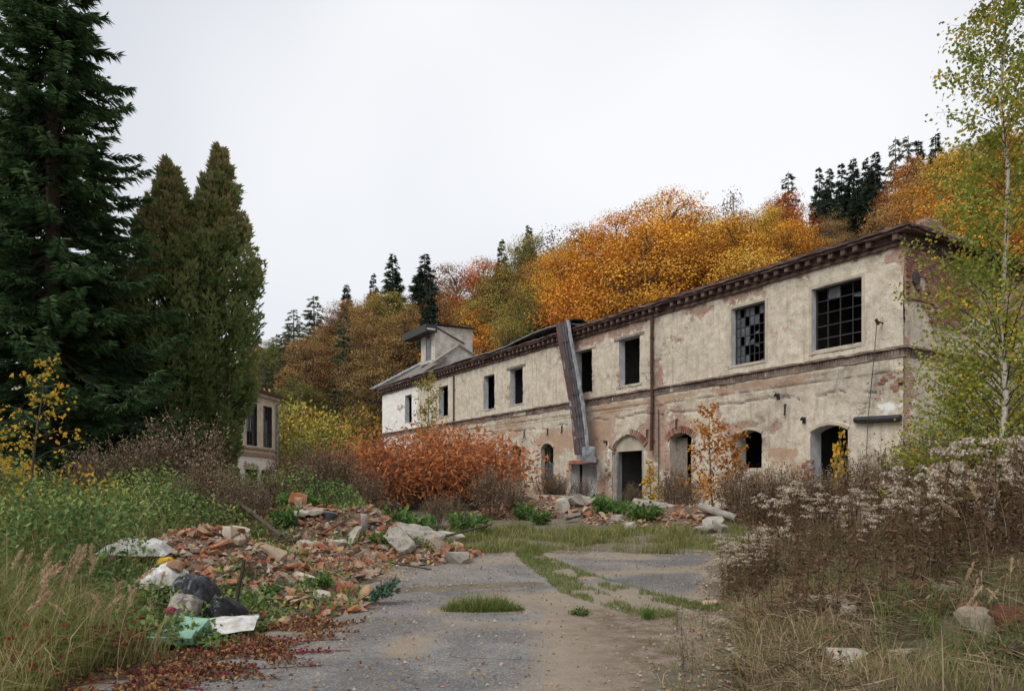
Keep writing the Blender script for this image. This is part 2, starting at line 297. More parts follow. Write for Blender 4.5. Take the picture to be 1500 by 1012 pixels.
# ------------------------------------------------------------------ terrain
def XL(Y): return np.interp(Y, [-6, 5.6, 7.2, 8.6, 10, 11.5, 13.5, 15, 16.5, 19, 24], [-3.0, -3.0, -2.75, -2.45, -2.15, -2.15, -2.3, -1.7, -1.5, -2.0, -3.5])
def XR(Y): return np.interp(Y, [-6, 3, 5.6, 8, 10, 12, 14, 17, 20, 24], [0.9, 1.1, 1.55, 2.35, 2.95, 3.55, 4.2, 5.8, 8.0, 11.0])
def hill_coords(X, Y):
    wv = .849*(X-11.1)+.528*(Y-20.3); s = -.528*(X-11.1)+.849*(Y-20.3)
    wf = 9.5-0.7*np.maximum(s-45, 0)+0.6*np.maximum(-s-5, 0)*0
    return s, wv-wf
def terr(X, Y):
    X = np.asarray(X, float); Y = np.asarray(Y, float)
    z = 0.92*sst(Y, 8, 30)
    dl = np.maximum(XL(Y)-X, 0); z = z+(0.5*sst(dl, 0.1, 4.5)+0.25*sst(dl, 3, 12))*(1-0.6*sst(Y, 16, 26))
    dr = np.maximum(X-XR(Y), 0); z = z+1.75*(1-np.exp(-0.27*dr/1.75*np.minimum(dr/0.8, 1)))*(1-0.85*sst(Y, 13.5, 19))
    bank = np.clip(dl+dr, 0, 1); z = z+bank*(fbm(X*0.9+40, Y*0.9+40, 4)-0.5)*0.34
    s, e = hill_coords(X, Y); e = np.maximum(e, 0)
    slope = np.interp(s, [-60, 30, 60, 120, 200], [0.64, 0.64, 0.47, 0.33, 0.3])
    d = e*np.where(s > 45, 0.86, 1.0)
    hz = slope*32*(1-np.exp(-np.maximum(d, 0)/32.0*1.0))*1.25
    z = z+np.minimum(hz, 40)*sst(d, 0, 6)+(d > 0)*(fbm(X*0.06, Y*0.06, 3)-0.5)*3*sst(d, 4, 20)
    return z
def axis(lo, hi, step, far, g=1.16):
    a = list(np.arange(lo, hi+1e-6, step)); d = step
    while a[-1] < far[1]: d = min(d*g, 14); a.append(a[-1]+d)
    d = step
    while a[0] > far[0]: d = min(d*g, 14); a.insert(0, a[0]-d)
    return np.array(a)
def grid(xs, ys): 
    nx, ny = len(xs), len(ys); i, j = np.meshgrid(np.arange(nx-1), np.arange(ny-1), indexing='ij')
    a = (i*ny+j).ravel(); return np.stack([a, a+ny, a+ny+1, a+1], 1)
xs = axis(-11, 9, 0.13, (-420, 420)); ys = axis(1.5, 19, 0.13, (-60, 520))
GX, GY = np.meshgrid(xs, ys, indexing='ij'); GZ = terr(GX, GY)
nearb = ((GX < XL(GY)) | (GX > XR(GY))).astype(float)
_, ge = hill_coords(GX, GY)
gm = Mat("earth", 1.0)
f1 = gm.noise(1.1, 7, 0.65); f2 = gm.noise(9, 7, 0.7)
gc = gm.ramp(f1, [(0.35, (0.06, 0.045, 0.03)), (0.55, (0.13, 0.095, 0.06)), (0.7, (0.085, 0.09, 0.04))])
gc = gm.mix(gm.ramp(f2, [(0.4, 0), (0.7, 0.8)]), gc, (0.19, 0.15, 0.1))
gc = gm.mix(gm.attr("hillside"), gc, gm.ramp(gm.noise(0.4, 8, 0.7), [(0.35, (0.09, 0.05, 0.025)), (0.6, (0.2, 0.1, 0.035))]))
gc = gm.mix(gm.attr("yard"), gc, gm.ramp(gm.noise(2.5, 7, 0.7), [(0.35, (0.12, 0.10, 0.075)), (0.6, (0.2, 0.165, 0.12)), (0.7, (0.1, 0.11, 0.05))]))
gm.col(gc); gm.bump(f2, 0.8, 0.06)
ground = obj("ground", mk("ground", np.stack([GX, GY, GZ], -1).reshape(-1, 3), [grid(xs, ys)],
    {"hillside": sst(ge, -3, 5).ravel(), "yard": ((1-nearb)*(1-sst(ge, -10, -6))*sst(GY, -60, -59)).ravel()}, True), gm.m)
tag(ground, kind='structure')

# worn asphalt: a sheet that dips under the earth along a ragged edge
ax = np.arange(-4.2, 6.6, 0.06); ay = np.concatenate([np.arange(-8, 3, 0.3), np.arange(3, 17.2, 0.06)])
AX, AY = np.meshgrid(ax, ay, indexing='ij')
edge = np.minimum(np.minimum(AX-XL(AY)+0.12, XR(AY)-0.25-AX-0.35*sst(7.5-AY, 0, 3)), (15.0-AY)*0.6)+(fbm(AX*1.6, AY*1.6, 4)-0.5)*1.1
def seg(px, py, pts, wd):
    d = np.full(np.shape(px), 1e9)
    for (x0, y0), (x1, y1) in zip(pts[:-1], pts[1:]):
        t = np.clip(((px-x0)*(x1-x0)+(py-y0)*(y1-y0))/((x1-x0)**2+(y1-y0)**2), 0, 1); d = np.minimum(d, np.hypot(px-x0-t*(x1-x0), py-y0-t*(y1-y0)))
    return np.clip(1-d/wd, 0, 1)
STRIP = [(0.35, 15.2), (0.5, 13.6), (0.85, 11.8), (1.0, 10.6), (1.75, 9.0)]
STRIP2 = [(0.6, 13.9), (1.2, 12.0), (1.95, 10.2), (2.6, 9.4)]
strip = np.maximum(seg(AX, AY, STRIP, 0.5), seg(AX, AY, STRIP2, 0.42))
edge = edge-1.15*np.clip(strip*1.4-0.35, 0, 1)*(fbm(AX*3, AY*3, 3)+0.2)
clump = seg(AX, AY, [(-0.95, 9.15), (0.0, 9.25)], 0.35)
AZ = terr(AX, AY)+0.012*np.clip(edge/0.3, -3, 1)+0.004*(fbm(AX*5, AY*5, 3)-0.5)-0.02*seg(AX, AY, [(-1.9, 10.8), (0.3, 11.4)], 0.6)
n1 = fbm(AX*0.8+3, AY*0.5, 5, 0.6)
dirt = 0.75*(n1-0.42)+0.85*sst(AX-(0.55-0.16*(9-np.minimum(AY, 9))), -0.5, 0.8)*(1-sst(AY, 9.4, 11))+0.5*seg(AX, AY, [(-0.9, 13.9), (2.4, 14.1)], 0.9)+0.55*seg(AX, AY, [(0.9, 12.2), (3.5, 12.9)], 0.5)
dirt = dirt+0.55*clump+0.45*strip+0.42*seg(AX, AY, [(-0.5, 9.9), (0.9, 10.3)], 0.7)+0.5*sst(0.35-edge, 0, 0.35)+0.5*seg(AX, AY, [(-1.05, 6.9), (-1.0, 7.5)], 0.3)+0.3*seg(AX, AY, [(-0.6, 8.4), (0.2, 8.2)], 0.45)
dirt = dirt-0.5*seg(AX, AY, [(1.0, 14.0), (3.0, 13.7)], 0.45)-0.5*seg(AX, AY, [(1.6, 11.6), (2.8, 11.6)], 0.6)
moss = np.maximum(seg(AX, AY, [(1.3, 8.6), (1.45, 7.0), (1.3, 5.4), (1.2, 4)], 0.95), 0.8*seg(AX, AY, [(0.9, 9.2), (1.5, 8.9)], 0.4))
am = Mat("worn_asphalt", 0.95); am.p.inputs["Specular IOR Level"].default_value = 0.12
vr = am.n("TexVoronoi", feature='F1'); vr.inputs["Scale"].default_value = 60; am.l(am.co(), vr.inputs["Vector"])
agg = am.ramp(vr.outputs["Color"], [(0.1, (0.09, 0.086, 0.083)), (0.55, (0.18, 0.172, 0.165)), (0.95, (0.42, 0.39, 0.35))])
sm = am.ramp(am.noise(1.7, 6, 0.65), [(0.38, (0.19, 0.18, 0.172)), (0.62, (0.32, 0.3, 0.278))])
ac = am.mix(0.5, agg, sm)
ac = am.mix(am.ramp(am.noise(0.55, 6, 0.62), [(0.44, 0.62), (0.56, 0)]), ac, am.mix(0.6, agg, (0.075, 0.075, 0.08)))
va = am.n("TexVoronoi", feature='DISTANCE_TO_EDGE'); va.inputs["Scale"].default_value = 0.8; vn = am.n("TexNoise"); vn.inputs["Scale"].default_value = 2.5; vn.inputs["Detail"].default_value = 7; vm = am.n("Mix", data_type='VECTOR'); vm.inputs[0].default_value = 0.25
am.l(am.co(), vn.inputs["Vector"]); am.l(am.co(), vm.inputs[4]); am.l(vn.outputs["Color"], vm.inputs[5]); am.l(vm.outputs[1], va.inputs["Vector"])
ac = am.mix(am.math('MULTIPLY', am.ramp(va.outputs["Distance"], [(0, 1), (0.01, 0)]), am.ramp(am.noise(0.7, 4), [(0.46, 0), (0.58, 0.7)])), ac, (0.06, 0.055, 0.05))
dfac = am.math('ADD', am.attr("dirt"), am.math('MULTIPLY', am.math('SUBTRACT', am.noise(11, 8, 0.75), 0.5), 0.9))
ac = am.mix(am.ramp(dfac, [(0.04, 0), (0.42, 0.94)]), ac, am.mix(am.noise(3, 6, 0.7), (0.4, 0.335, 0.255), (0.22, 0.17, 0.125)))
ac = am.mix(am.math('MULTIPLY', am.ramp(am.noise(38, 6, 0.8), [(0.5, 0), (0.62, 0.6)]), am.attr("dirt")), ac, (0.13, 0.105, 0.085))
ac = am.mix(am.ramp(am.noise(6, 8, 0.8), [(0.6, 0), (0.72, 0.5)]), ac, (0.12, 0.1, 0.085))
ac = am.mix(am.math('MULTIPLY', am.attr("moss"), am.ramp(am.noise(4, 6, 0.7), [(0.35, 0), (0.6, 0.9)])), ac, am.mix(am.noise(7, 5), (0.13, 0.075, 0.055), (0.09, 0.075, 0.045)))
am.col(ac); am.bump(am.math('ADD', vr.outputs["Distance"], am.math('MULTIPLY', am.noise(30, 6, 0.75), 1.1)), 0.8, 0.014)
asph = obj("asphalt_yard", mk("asphalt_yard", np.stack([AX, AY, AZ], -1).reshape(-1, 3), [grid(ax, ay)], {"dirt": dirt.ravel(), "moss": moss.ravel()}, True), am.m)
tag(asph, kind='structure')

# ------------------------------------------------------------------ the ruined factory; its frame: x = along the front wall from the near corner, y = outwards, z = up
BLD = thing("factory_ruin", "long two storey ruin with crumbling beige plaster, empty windows and brick cornice", "building", (11.1, 20.3, 0), math.atan2(.849, -.528))
def bw(s, d, z): 
    """a point of the building frame in the world"""
    return np.array([11.1-.528*s-.849*d, 20.3+.849*s-.528*d, z])
LEN, ZB, ZT = 39.4, 0.35, 8.56
# openings: s0, s1, z0, z1 (springing or flat head), rise
RECT = [(1.25, 2.93, 5.88, 7.87), (4.73, 6.16, 5.91, 7.91), (10.98, 12.27, 5.89, 7.86), (14.15, 15.32, 5.91, 7.84), (19.91, 21.16, 5.95, 7.84), (22.81, 24.03, 5.96, 7.86), (28.48, 29.74, 6.03, 7.92), (34.0, 35.13, 6.04, 7.96)]
ARCH = [(1.69, 2.97, 0.9, 3.33, 0.19), (4.86, 5.97, 2.25, 3.41, 0.16), (8.10, 9.24, 1.25, 3.5, 0.19), (10.75, 12.72, 0.85, 3.3, 0.5), (17.16, 18.19, 1.93, 3.5, 0.24), (20.08, 21.23, 1.9, 3.55, 0.24)]
DOOR = (13.80, 15.74, 0.85, 2.66); TRANSOM = (14.44, 15.26, 2.84, 3.3)
def arc_z(s, a):
    s0, s1, z0, zs, r = a; h = (s1-s0)/2; R = (h*h+r*r)/(2*r); x = np.clip(s-(s0+s1)/2, -h, h); return zs+r-R+np.sqrt(R*R-x*x)
def snap(a, vals):
    for v in vals: a[np.argmin(abs(a-v))] = v
    return np.unique(a)
gs = snap(np.arange(0, LEN+1e-6, 0.06), [0, LEN]+[v for o in RECT+ARCH+[DOOR, TRANSOM] for v in o[:2]])
gz = snap(np.arange(ZB, ZT, 0.055), [ZB, ZT]+[v for o in RECT+[DOOR, TRANSOM] for v in o[2:4]]+[a[2] for a in ARCH])
S, Z = np.meshgrid(gs, gz, indexing='ij')
def near(v, c, wd): return np.clip(1-abs(v-c)/wd, 0, 1)
def blob(s, z, rs, rz): return np.clip(1-((S-s)/rs)**2-((Z-z)/rz)**2, 0, 1)
nA = fbm(S*0.9, Z*1.1, 6, 0.62); nB = fbm(S*0.45+50, Z*0.8+20, 5, 0.6)
bare = 2.5*(nA-0.5)
bare = bare+0.5*near(S, 0, 0.28)+0.45*near(S, 10.1, 0.75)*sst(Z, 1, 3)+(0.2*(S < 21)+.1)*near(Z, 8.4, 0.42)+0.35*sst(1.9-Z, 0, 1.0)+0.3*blob(8.6, 3.9, 1.1, 0.5)+0.5*blob(10.5, 3.5, 0.7, 0.9)
bare = bare+0.5*blob(11.3, 3.95, 0.9, 0.35)+0.45*blob(12.95, 2.3, 0.35, 0.6)+0.6*blob(9.5, 2.6, 0.5, 1.2)+0.55*blob(7.7, 2.8, 0.4, 1.3)+0.4*blob(6.6, 2.6, 0.8, 1.4)+0.6*blob(3.15, 2.2, 0.35, 1.3)+0.5*blob(1.5, 1.6, 0.4, 0.8)*0
bare = bare+0.35*blob(9.2, 6.0, 0.8, 0.7)+0.3*blob(11, 6, 0.5, 0.4)+0.55*blob(13.5, 1.7, 0.45, 0.5)+0.5*blob(13.2, 2.75, 0.4, 0.25)+0.3*blob(9.4, 7.6, 0.5, 1.0)+0.25*blob(16.6, 8.1, 1.4, 0.5)+0.4*blob(0.5, 4.3, 0.7, 0.6)+0.35*blob(14.0, 8.2, 1.3, 0.35)
bare = bare-0.16*sst(S, 15.5, 18)
for o in RECT: bare = bare+0.22*(near(S, o[0], 0.2)+near(S, o[1], 0.2))*(Z > o[2]-0.2)*(Z < o[3]+0.25)+0.35*near(Z, o[2]-0.05, 0.14)*(S > o[0]-0.2)*(S < o[1]+0.25)
coat = 2.1*(nB-0.5)+0.24*(Z < 5.2)+0.4*near(Z, 5.1, 0.25)*(S < 16)+0.5*blob(0.95, 2.9, 0.8, 0.28)+0.35*blob(0.9, 1.8, 0.7, 0.6)+0.45*blob(3.9, 2.75, 0.75, 0.2)+0.3*blob(3.5, 2.3, 0.4, 0.7)+0.5*blob(14.5, 3.9, 2.2, 0.9)+0.45*blob(17, 3.7, 2.5, 0.9)+0.2*(S > 13)*(Z < 4.7)-0.25*(Z > 5.5)
white = 0.9*sst(S, 32.6, 33.4)*(1-0.5*(Z < 5.3))+0.44*blob(20.0, 5.75, 0.9, 0.55)+0.42*blob(30.8, 6.6, 1.2, 1.1)+0.3*blob(0.4, 4.2, 0.6, 0.9)+0.28*blob(9.7, 3.2, 0.5, 1.0)+0.3*blob(13, 3.0, 0.3, 1.0)
darkening = 0.55*sst(Z, 7.7, 8.5)*fbm(S*1.5, Z*0.5, 4)+0.95*near(S, 10.05, 0.55)*fbm(S*3, Z*0.7, 3)+0.3*near(Z, 5.3, 0.25)*fbm(S*2, Z*2, 3)+0.4*near(S, 15.9, 0.9)*(Z > 7.4)  # darker towards the cornice, along the rain pipe and at the ledge
bare += 0.2*near(S, LEN, 0.4)
plate = 0.03*(1-sst(bare+0.3*(fbm(S*5, Z*5, 3)-0.5), 0.42, 0.55))
def crack(z0, amp, s0, s1, ph, wd=0.035):
    zc = z0+amp*(fbm(S*0.9+ph, S*0+ph, 5, 0.6)-0.5); return np.where((S > s0) & (S < s1), near(Z, zc, wd), 0)
ck = np.maximum.reduce([crack(4.92, 0.10, 0.2, 9.6, 3), crack(4.5, 0.5, 0, 9.8, 7, 0.045)*(fbm(S*2, S*0+3, 3) > 0.4), crack(4.98, 0.08, 10.4, 30, 9), crack(4.55, 0.45, 10.4, 14, 12), crack(4.5, 0.3, 16, 26, 4)*(fbm(S*2, S*0+8, 3) > 0.5)])
darkening = darkening+0.5*sst(2.3-Z, 0, 1.4)*fbm(S*1.2+3, Z*1.5, 4)+0.5*np.clip(fbm(S*0.7+11, Z*0.9+5, 4)-.55, 0, 1)*4*(Z < 5.2)
white = white+0.22*(Z < 4)*(S < 20)
D = plate+0.03*(fbm(S*1.3, Z*1.3, 3)-0.5)+0.035*(fbm(S*2.6, Z*4.2, 4)-0.5)+0.012*(fbm(S*6, Z*6, 3)-0.5)-0.075*ck
D += 0.035*(Z < 4.92)*(Z > 4.9)
F = grid(gs, gz); cs = ((gs[:-1]+gs[1:])/2)[:, None]+0*gz[None, :-1]; cz = ((gz[:-1]+gz[1:])/2)[None]+0*cs
hole = np.zeros(cs.shape, bool)
for o in RECT+[DOOR, TRANSOM]: hole |= (cs > o[0]) & (cs < o[1]) & (cz > o[2]) & (cz < o[3])
for a in ARCH: hole |= (cs > a[0]) & (cs < a[1]) & (cz > a[2]) & (cz < arc_z(cs, a))
att = {"bare": bare.ravel(), "coat": coat.ravel(), "white": white.ravel(), "darkening": (darkening+1.0*ck).ravel()}  # cracks darkened as well, painting the shade of their depth
wall = obj("wall", mk("front_wall", np.stack([S, D, Z], -1).reshape(-1, 3), [F[~hole.ravel()]], att, True), M['plaster'], BLD)
# end wall (faces the viewer's right), runs inwards from the near corner
ge_ = np.arange(0, 10.01, 0.07); gz2 = np.arange(ZB, 8.6, 0.06); T, Z2 = np.meshgrid(ge_, gz2, indexing='ij')
b2_ = 1.3*(fbm(T*0.8+9, Z2*0.9, 6, 0.6)-0.5)+0.7*sst(Z2, 6.7, 7.1)+0.5*near(T, 0, 0.5)+0.3*near(T, 2.2, 1.2)*(Z2 > 5.4)+0.15*(Z2 < 5)-0.5*np.clip(1-((T-0.75)/0.6)**2-((Z2-6.3)/0.55)**2, 0, 1)
w2_ = 0.5*np.clip(1-((T-0.25)/0.6)**2-((Z2-4.2)/1.2)**2, 0, 1)+0.3*near(Z2, 7.2, 0.12)
S2 = -0.004-0.03*(1-sst(b2_, 0.42, 0.55))-0.03*(fbm(T*2, Z2*2, 3)-0.5)+0.03*near(Z2, 6.95-0.02*T, 0.05)
obj("wall", mk("end_wall", np.stack([S2, -T, Z2], -1).reshape(-1, 3), [grid(ge_, gz2)], {"bare": b2_.ravel(), "coat": (fbm(T+4, Z2+7, 4)-0.35).ravel(), "white": w2_.ravel(), "darkening": (0.4*sst(Z2, 8, 8.5)).ravel()}, True), M['plaster'], BLD)  # wall tone gets darker towards the cornice
g = Geo(); g.quad((LEN+.01, 0, ZB), (LEN+.01, -10, ZB), (LEN+.01, -10, ZT+.1), (LEN+.01, 0, ZT+.1)); g.quad((0, -10, ZB), (LEN, -10, ZB), (LEN, -10, ZT+.1), (0, -10, ZT+.1))
g.build("wall", M['plaster_light'], BLD)
# dark rooms behind the openings: inner leaf, floors, ceiling
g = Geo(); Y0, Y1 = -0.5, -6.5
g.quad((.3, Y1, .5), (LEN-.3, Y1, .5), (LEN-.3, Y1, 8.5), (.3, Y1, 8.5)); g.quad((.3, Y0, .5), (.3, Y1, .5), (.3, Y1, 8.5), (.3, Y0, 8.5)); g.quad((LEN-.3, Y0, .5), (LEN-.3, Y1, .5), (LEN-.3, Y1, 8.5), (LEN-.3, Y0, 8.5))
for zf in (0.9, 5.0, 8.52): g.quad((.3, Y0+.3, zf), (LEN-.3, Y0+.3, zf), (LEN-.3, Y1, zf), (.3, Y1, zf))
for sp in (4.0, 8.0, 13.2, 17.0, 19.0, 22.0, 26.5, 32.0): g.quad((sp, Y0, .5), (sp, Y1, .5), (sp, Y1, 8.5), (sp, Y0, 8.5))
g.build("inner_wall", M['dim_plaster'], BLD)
# jambs: the painted depth of every opening
def jamb(o, arch=None, mat='white_paint', TH=0.5):
    s0, s1, z0, z1 = o[:4]; g = Geo()
    if arch:
        a = np.linspace(s0, s1, 13); za = arc_z(a, arch)
        for i in range(12): g.quad((a[i], .01, za[i]), (a[i+1], .01, za[i+1]), (a[i+1], -TH, za[i+1]), (a[i], -TH, za[i]))
        z1 = arch[3]
    else: g.quad((s0, .005, z1), (s1, .005, z1), (s1, -TH, z1), (s0, -TH, z1))
    n = 7; zz = np.linspace(z0, z1, n)
    for sx in (s0, s1):
        for i in range(n-1): g.quad((sx, .012, zz[i]), (sx, -TH, zz[i]), (sx, -TH, zz[i+1]), (sx, .012, zz[i+1]))
    g.quad((s0, .01, z0), (s1, .01, z0), (s1, -TH, z0), (s0, -TH, z0)); return g.build("jamb", M[mat], BLD)
for i, o in enumerate(RECT): jamb(o, TH=.3 if i < 2 else .29)
for i, a in enumerate(ARCH): jamb(a, a, 'white_paint' if i in (0, 3) else 'plaster_light')
jamb(DOOR); jamb(TRANSOM)
# window sills, heads
def rough_bar(s0, s1, d0, d1, z0, z1, name, mat, n=None, jit=0.012, end=False):
    """a long moulding built of short lengths with worn edges; along x, or along -y when end"""
    n = n or max(3, int((s1-s0)/0.22)); ss = np.linspace(s0, s1, n+1); g = Geo(); j = lambda: rng.uniform(-jit, jit)
    V = []
    for q in ss:
        for (d, z) in ((d0, z0), (d1, z0), (d1, z1), (d0, z1)): 
            dd, zz = (d+(j() if d == d1 else 0), z+j()); V.append((q, dd, zz) if not end else (-dd, -q, zz))
    i = np.arange(n)[:, None]*4; F = np.concatenate([i+np.array([[a, a+4, (a+1) % 4+4, (a+1) % 4]]) for a in range(4)])
    g.add(V, [F, [[0, 1, 2, 3], [n*4+3, n*4+2, n*4+1, n*4]]]); return g.build(name, M[mat], BLD)
for i, o in enumerate(RECT):
    if i in (2, 4, 5, 6): rough_bar(o[0]-.12, o[1]+.12, -.05, .05, o[2]-.09, o[2]-.005, "sill", 'stone', jit=.02)
    if i in (2, 3, 4): rough_bar(o[0]-.28, o[1]+.3, -.06, .07, o[3]+.01, o[3]+.12, "lintel", 'wood' if i != 3 else 'plaster_light', jit=.015)
    if i in (0, 1):
        fr = Geo(); e = .1
        for (a, b, c, d) in ((o[0]-e, o[0]-.005, o[2]-e, o[3]+e), (o[1]+.005, o[1]+e, o[2]-e, o[3]+e)): fr.box((a, -.02, c), (b, .045, d), .004)
        fr.box((o[0]+.002, -.02, o[3]+.008), (o[1]-.002, .043, o[3]+e-.004), .004); fr.box((o[0]+.002, -.02, o[2]-e+.004), (o[1]-.002, .05, o[2]-.008), .004)
        fr.build("window_surround", M['plaster_light'], BLD)
rough_bar(DOOR[0]-.12, DOOR[1]+.1, -.2, .09, 2.67, 2.83, "lintel", 'red_lintel', jit=.012)
# metal window grids, broken panes
def metal_window(o, nc, nr, keep, depth=-.2, th=.013):
    s0, s1, z0, z1 = o[:4]; g = Geo()
    for a, b in ((s0, s0+.05), (s1-.05, s1)): g.box((a, depth-.03, z0+.004), (b, depth+.03, z1-.004))
    for a, b in ((z0, z0+.05), (z1-.05, z1)): g.box((s0+.052, depth-.029, a+.003), (s1-.052, depth+.029, b-.003))
    fr = g.build("window_frame", M['iron'], BLD)
    for i in range(1, nc):
        x = s0+(s1-s0)*i/nc; b = Geo(); b.box((x-th, depth-.02, z0+.05), (x+th, depth+.02, z1-.05), .006); b.build("bar", M['iron'], fr)
    for i in range(1, nr):
        x = z0+(z1-z0)*i/nr; b = Geo(); b.box((s0+.05, depth-.018, x-th), (s1-.05, depth+.018, x+th), .006); b.build("bar", M['iron'], fr)
    for (c, r, part) in keep:
        a = s0+(s1-s0)*c/nc+th; e = s0+(s1-s0)*(c+1)/nc-th; q = z0+(z1-z0)*r/nr+th; t = z0+(z1-z0)*(r+1)/nr-th; p = Geo()
        y = depth+rng.uniform(-.004, .004); m1, m2 = rng.uniform(.2, .9, 2)
        V = [(a, y, q), (e, y, q), (e, y, t), (a, y, t)] if part == 1 else ([(a, y, t), (e, y, t), (e, y, t-(t-q)*m1*.7), (a+(e-a)*m2, y, t-(t-q)*.3), (a, y, t-(t-q)*m2)] if part == 2 else [(a, y, q), (e, y, q), (e, y, q+(t-q)*m1*.6), (a, y, q+(t-q)*m2)])
        p.add(V, [list(range(len(V)))]); p.build("pane", M['glass'], fr)
    return fr
metal_window(RECT[0], 4, 5, [(2, 4, 1), (0, 3, 2)])
kp = [(c, r, 1) for c in range(7) for r in range(6) if ((c*7+r*5) % 3 != 0 and (c > 3 or r > 3)) or (c == 6 and r != 2)]
kp += [(c, r, int(q)) for c, r, q in ((0, 3, 2), (1, 5, 2), (2, 3, 3), (3, 4, 2), (1, 0, 3), (2, 1, 2), (3, 2, 3), (0, 5, 1), (0, 0, 3))]
metal_window(RECT[1], 7, 6, [k for i, k in enumerate(kp) if k[:2] not in [q[:2] for q in kp[:i]]])
a = ARCH[4]; metal_window((a[0], a[1], a[2], a[3]+.14), 4, 4, [(c, r, 1) for c in range(4) for r in (0, 1)], -.2)
a = ARCH[5]; metal_window((a[0], a[1], a[2], a[3]+.14), 4, 4, [(c, r, 1) for c in range(4) for r in (0, 1, 2)], -.2)
g = Geo(); a = ARCH[2]; g.box((a[0]+.55, -.35, a[2]), (a[1]-.01, -.31, a[3]), .01); g.build("boarded_leaf", M['wood'], BLD)
# tympanum over the main door: recessed plaster under the arch
a = ARCH[3]; g = Geo(); xa = np.linspace(a[0]+.003, a[1]-.003, 17); za = arc_z(xa, a)
for i in range(16): g.add([(xa[i], -.12, 3.12), (xa[i+1], -.12, 3.12), (xa[i+1], -.12, za[i+1]), (xa[i], -.12, za[i]), (xa[i], -.4, 3.12), (xa[i+1], -.4, 3.12)], [[0, 1, 2, 3], [0, 1, 5, 4]])
g.build("tympanum", M['plaster_light'], BLD)
g = Geo(); g.box((10.76, -.13, .86), (10.93, -.05, 3.12), .01); g.build("door_post", M['concrete'], BLD); g = Geo(); g.box((12.5, -.13, .86), (12.71, -.03, 3.12), .012); g.build("door_post", M['concrete'], BLD)
g = Geo(); g.quad((14.75, -.9, .9), (15.72, -.62, .9), (15.72, -.62, 2.65), (14.75, -.9, 2.65)); g.build("inner_wall", M['white_paint'], BLD)
# arches of real bricks
bm_laid = []
for k in range(4):
    g = Geo(); g.box((-.125, -.06, -.036), (.125, .06, .036), .006); bm_laid.append(g.mesh("laid_brick"))
for m_ in bm_laid: m_.materials.append(M['wall_brick'])
def laid(loc, rot, sc=(1, 1, 1), parent=BLD):
    o = obj("brick", random.choice(bm_laid), None, parent); o.location = loc; o.rotation_euler = rot; o.scale = sc; return o
for ai, a in enumerate(ARCH):
    if ai == 3: rngs = (0.0, 0.45)
    elif ai == 2: rngs = (-.1, 1.1)
    else: rngs = None
    h = (a[1]-a[0])/2; R = (h*h+a[4]**2)/(2*a[4]); cz0 = a[3]+a[4]-R; th = math.asin(min(h/R, 1)); n = int(2*th*R/.088)
    if rngs is None:                                               # plastered arch: one thin raised moulding
        g = Geo(); q = np.linspace(-th, th, 15); sc = (a[0]+a[1])/2
        for i in range(14):
            P = [(sc+np.sin(q[j])*rr, d, cz0+np.cos(q[j])*rr) for j in (i, i+1) for rr in (R+.004, R+.1) for d in (-.03, .07)]
            g.add(P, [[0, 1, 5, 4], [2, 3, 7, 6], [1, 3, 7, 5]])
        g.build("arch_moulding", M['plaster_light'], BLD)
    else:
        for i in range(n+3):
            f = (i-1)/n
            if not rngs[0] <= f <= rngs[1]: continue
            q = -th+2*th*f; rr = R+.13+rng.uniform(-.012, .012)
            laid(((a[0]+a[1])/2+math.sin(q)*rr, rng.uniform(-.03, .0)+.02, cz0+math.cos(q)*rr), (0, -PI/2+q+rng.uniform(-.05, .05), 0))
for (s0, z0, n) in ((13.0, 2.55, 9), (15.85, 2.75, 6), (13.3, 1.35, 8), (3.05, 1.7, 12), (3.12, 2.5, 9), (9.45, 2.3, 9), (0.2, 4.75, 6), (0.5, 4.85, 4), (12.85, 3.4, 5)):
    for i in range(n): laid((s0+rng.uniform(-.14, .14), rng.uniform(-.035, .0), z0-.078*i), (0, rng.uniform(-.04, .04), rng.uniform(-.06, .06)), (rng.uniform(.6, 1), 1, 1))
# bare masonry of the upper end wall, brick by brick near the corner
cnt = 0; g = Geo()
for r in range(27):
    for c in range(15):
        z = 6.35+r*.079; t = .16+c*.262+(r % 2)*.13
        q = float(fbm(np.array(t*0.9+3), np.array(z*1.1), 4))+.18*float(z > 6.95)+.1*(t > 1.2)
        if z > 8.38 or q < .5 or (abs(t-.55) < .22 and abs(z-7.55) < .22): continue
        if cnt < 150:
            laid((-.035+rng.uniform(-.012, .006), -t, z), (rng.uniform(-.02, .02), 0, PI/2+rng.uniform(-.03, .03)), (rng.uniform(.85, 1), .7, .95)); cnt += 1
        else: g.box((-.045+rng.uniform(0, .01), -t-.12, z-.034), (0.02, -t+.12, z+.034), .006)
tag(g.build("brickwork", M['wall_brick'], BLD), kind='stuff')
# cornice: bed mould, dentils, corona; returns along the end wall
for end, L0, L1 in ((False, 0.0, LEN), (True, 0.12, 10.0)):
    rough_bar(L0-.06, L1, -.05, .10, 8.44, 8.51, "cornice", 'cornice_brick', end=end)
    rough_bar(L0-.06, L1, -.05, .06, 8.515, 8.575, "cornice", 'cornice_brick', end=end)
    rough_bar(L0-.06, L1, -.05, .09, 8.58, 8.76, "cornice", 'cornice_brick', end=end)
    rough_bar(L0-.3, L1, -.25, .32, 8.765, 8.84, "cornice", 'cornice_brick', end=end, jit=.016)
    rough_bar(L0-.34, L1, -.3, .38, 8.845, 8.93, "cornice", 'cornice_brick', end=end, jit=.022)
    if not end: rough_bar(L0-.2, 15.4, -.4, .26, 8.935, 9.0, "coping", 'dark_wood', end=end, jit=.03)
dm = []
for k in range(4):
    g = Geo(); g.box((-.075, .05, 8.585), (.075, .27, 8.762), .012); dm.append(g.mesh("dentil")); dm[-1].materials.append(M['cornice_brick'])
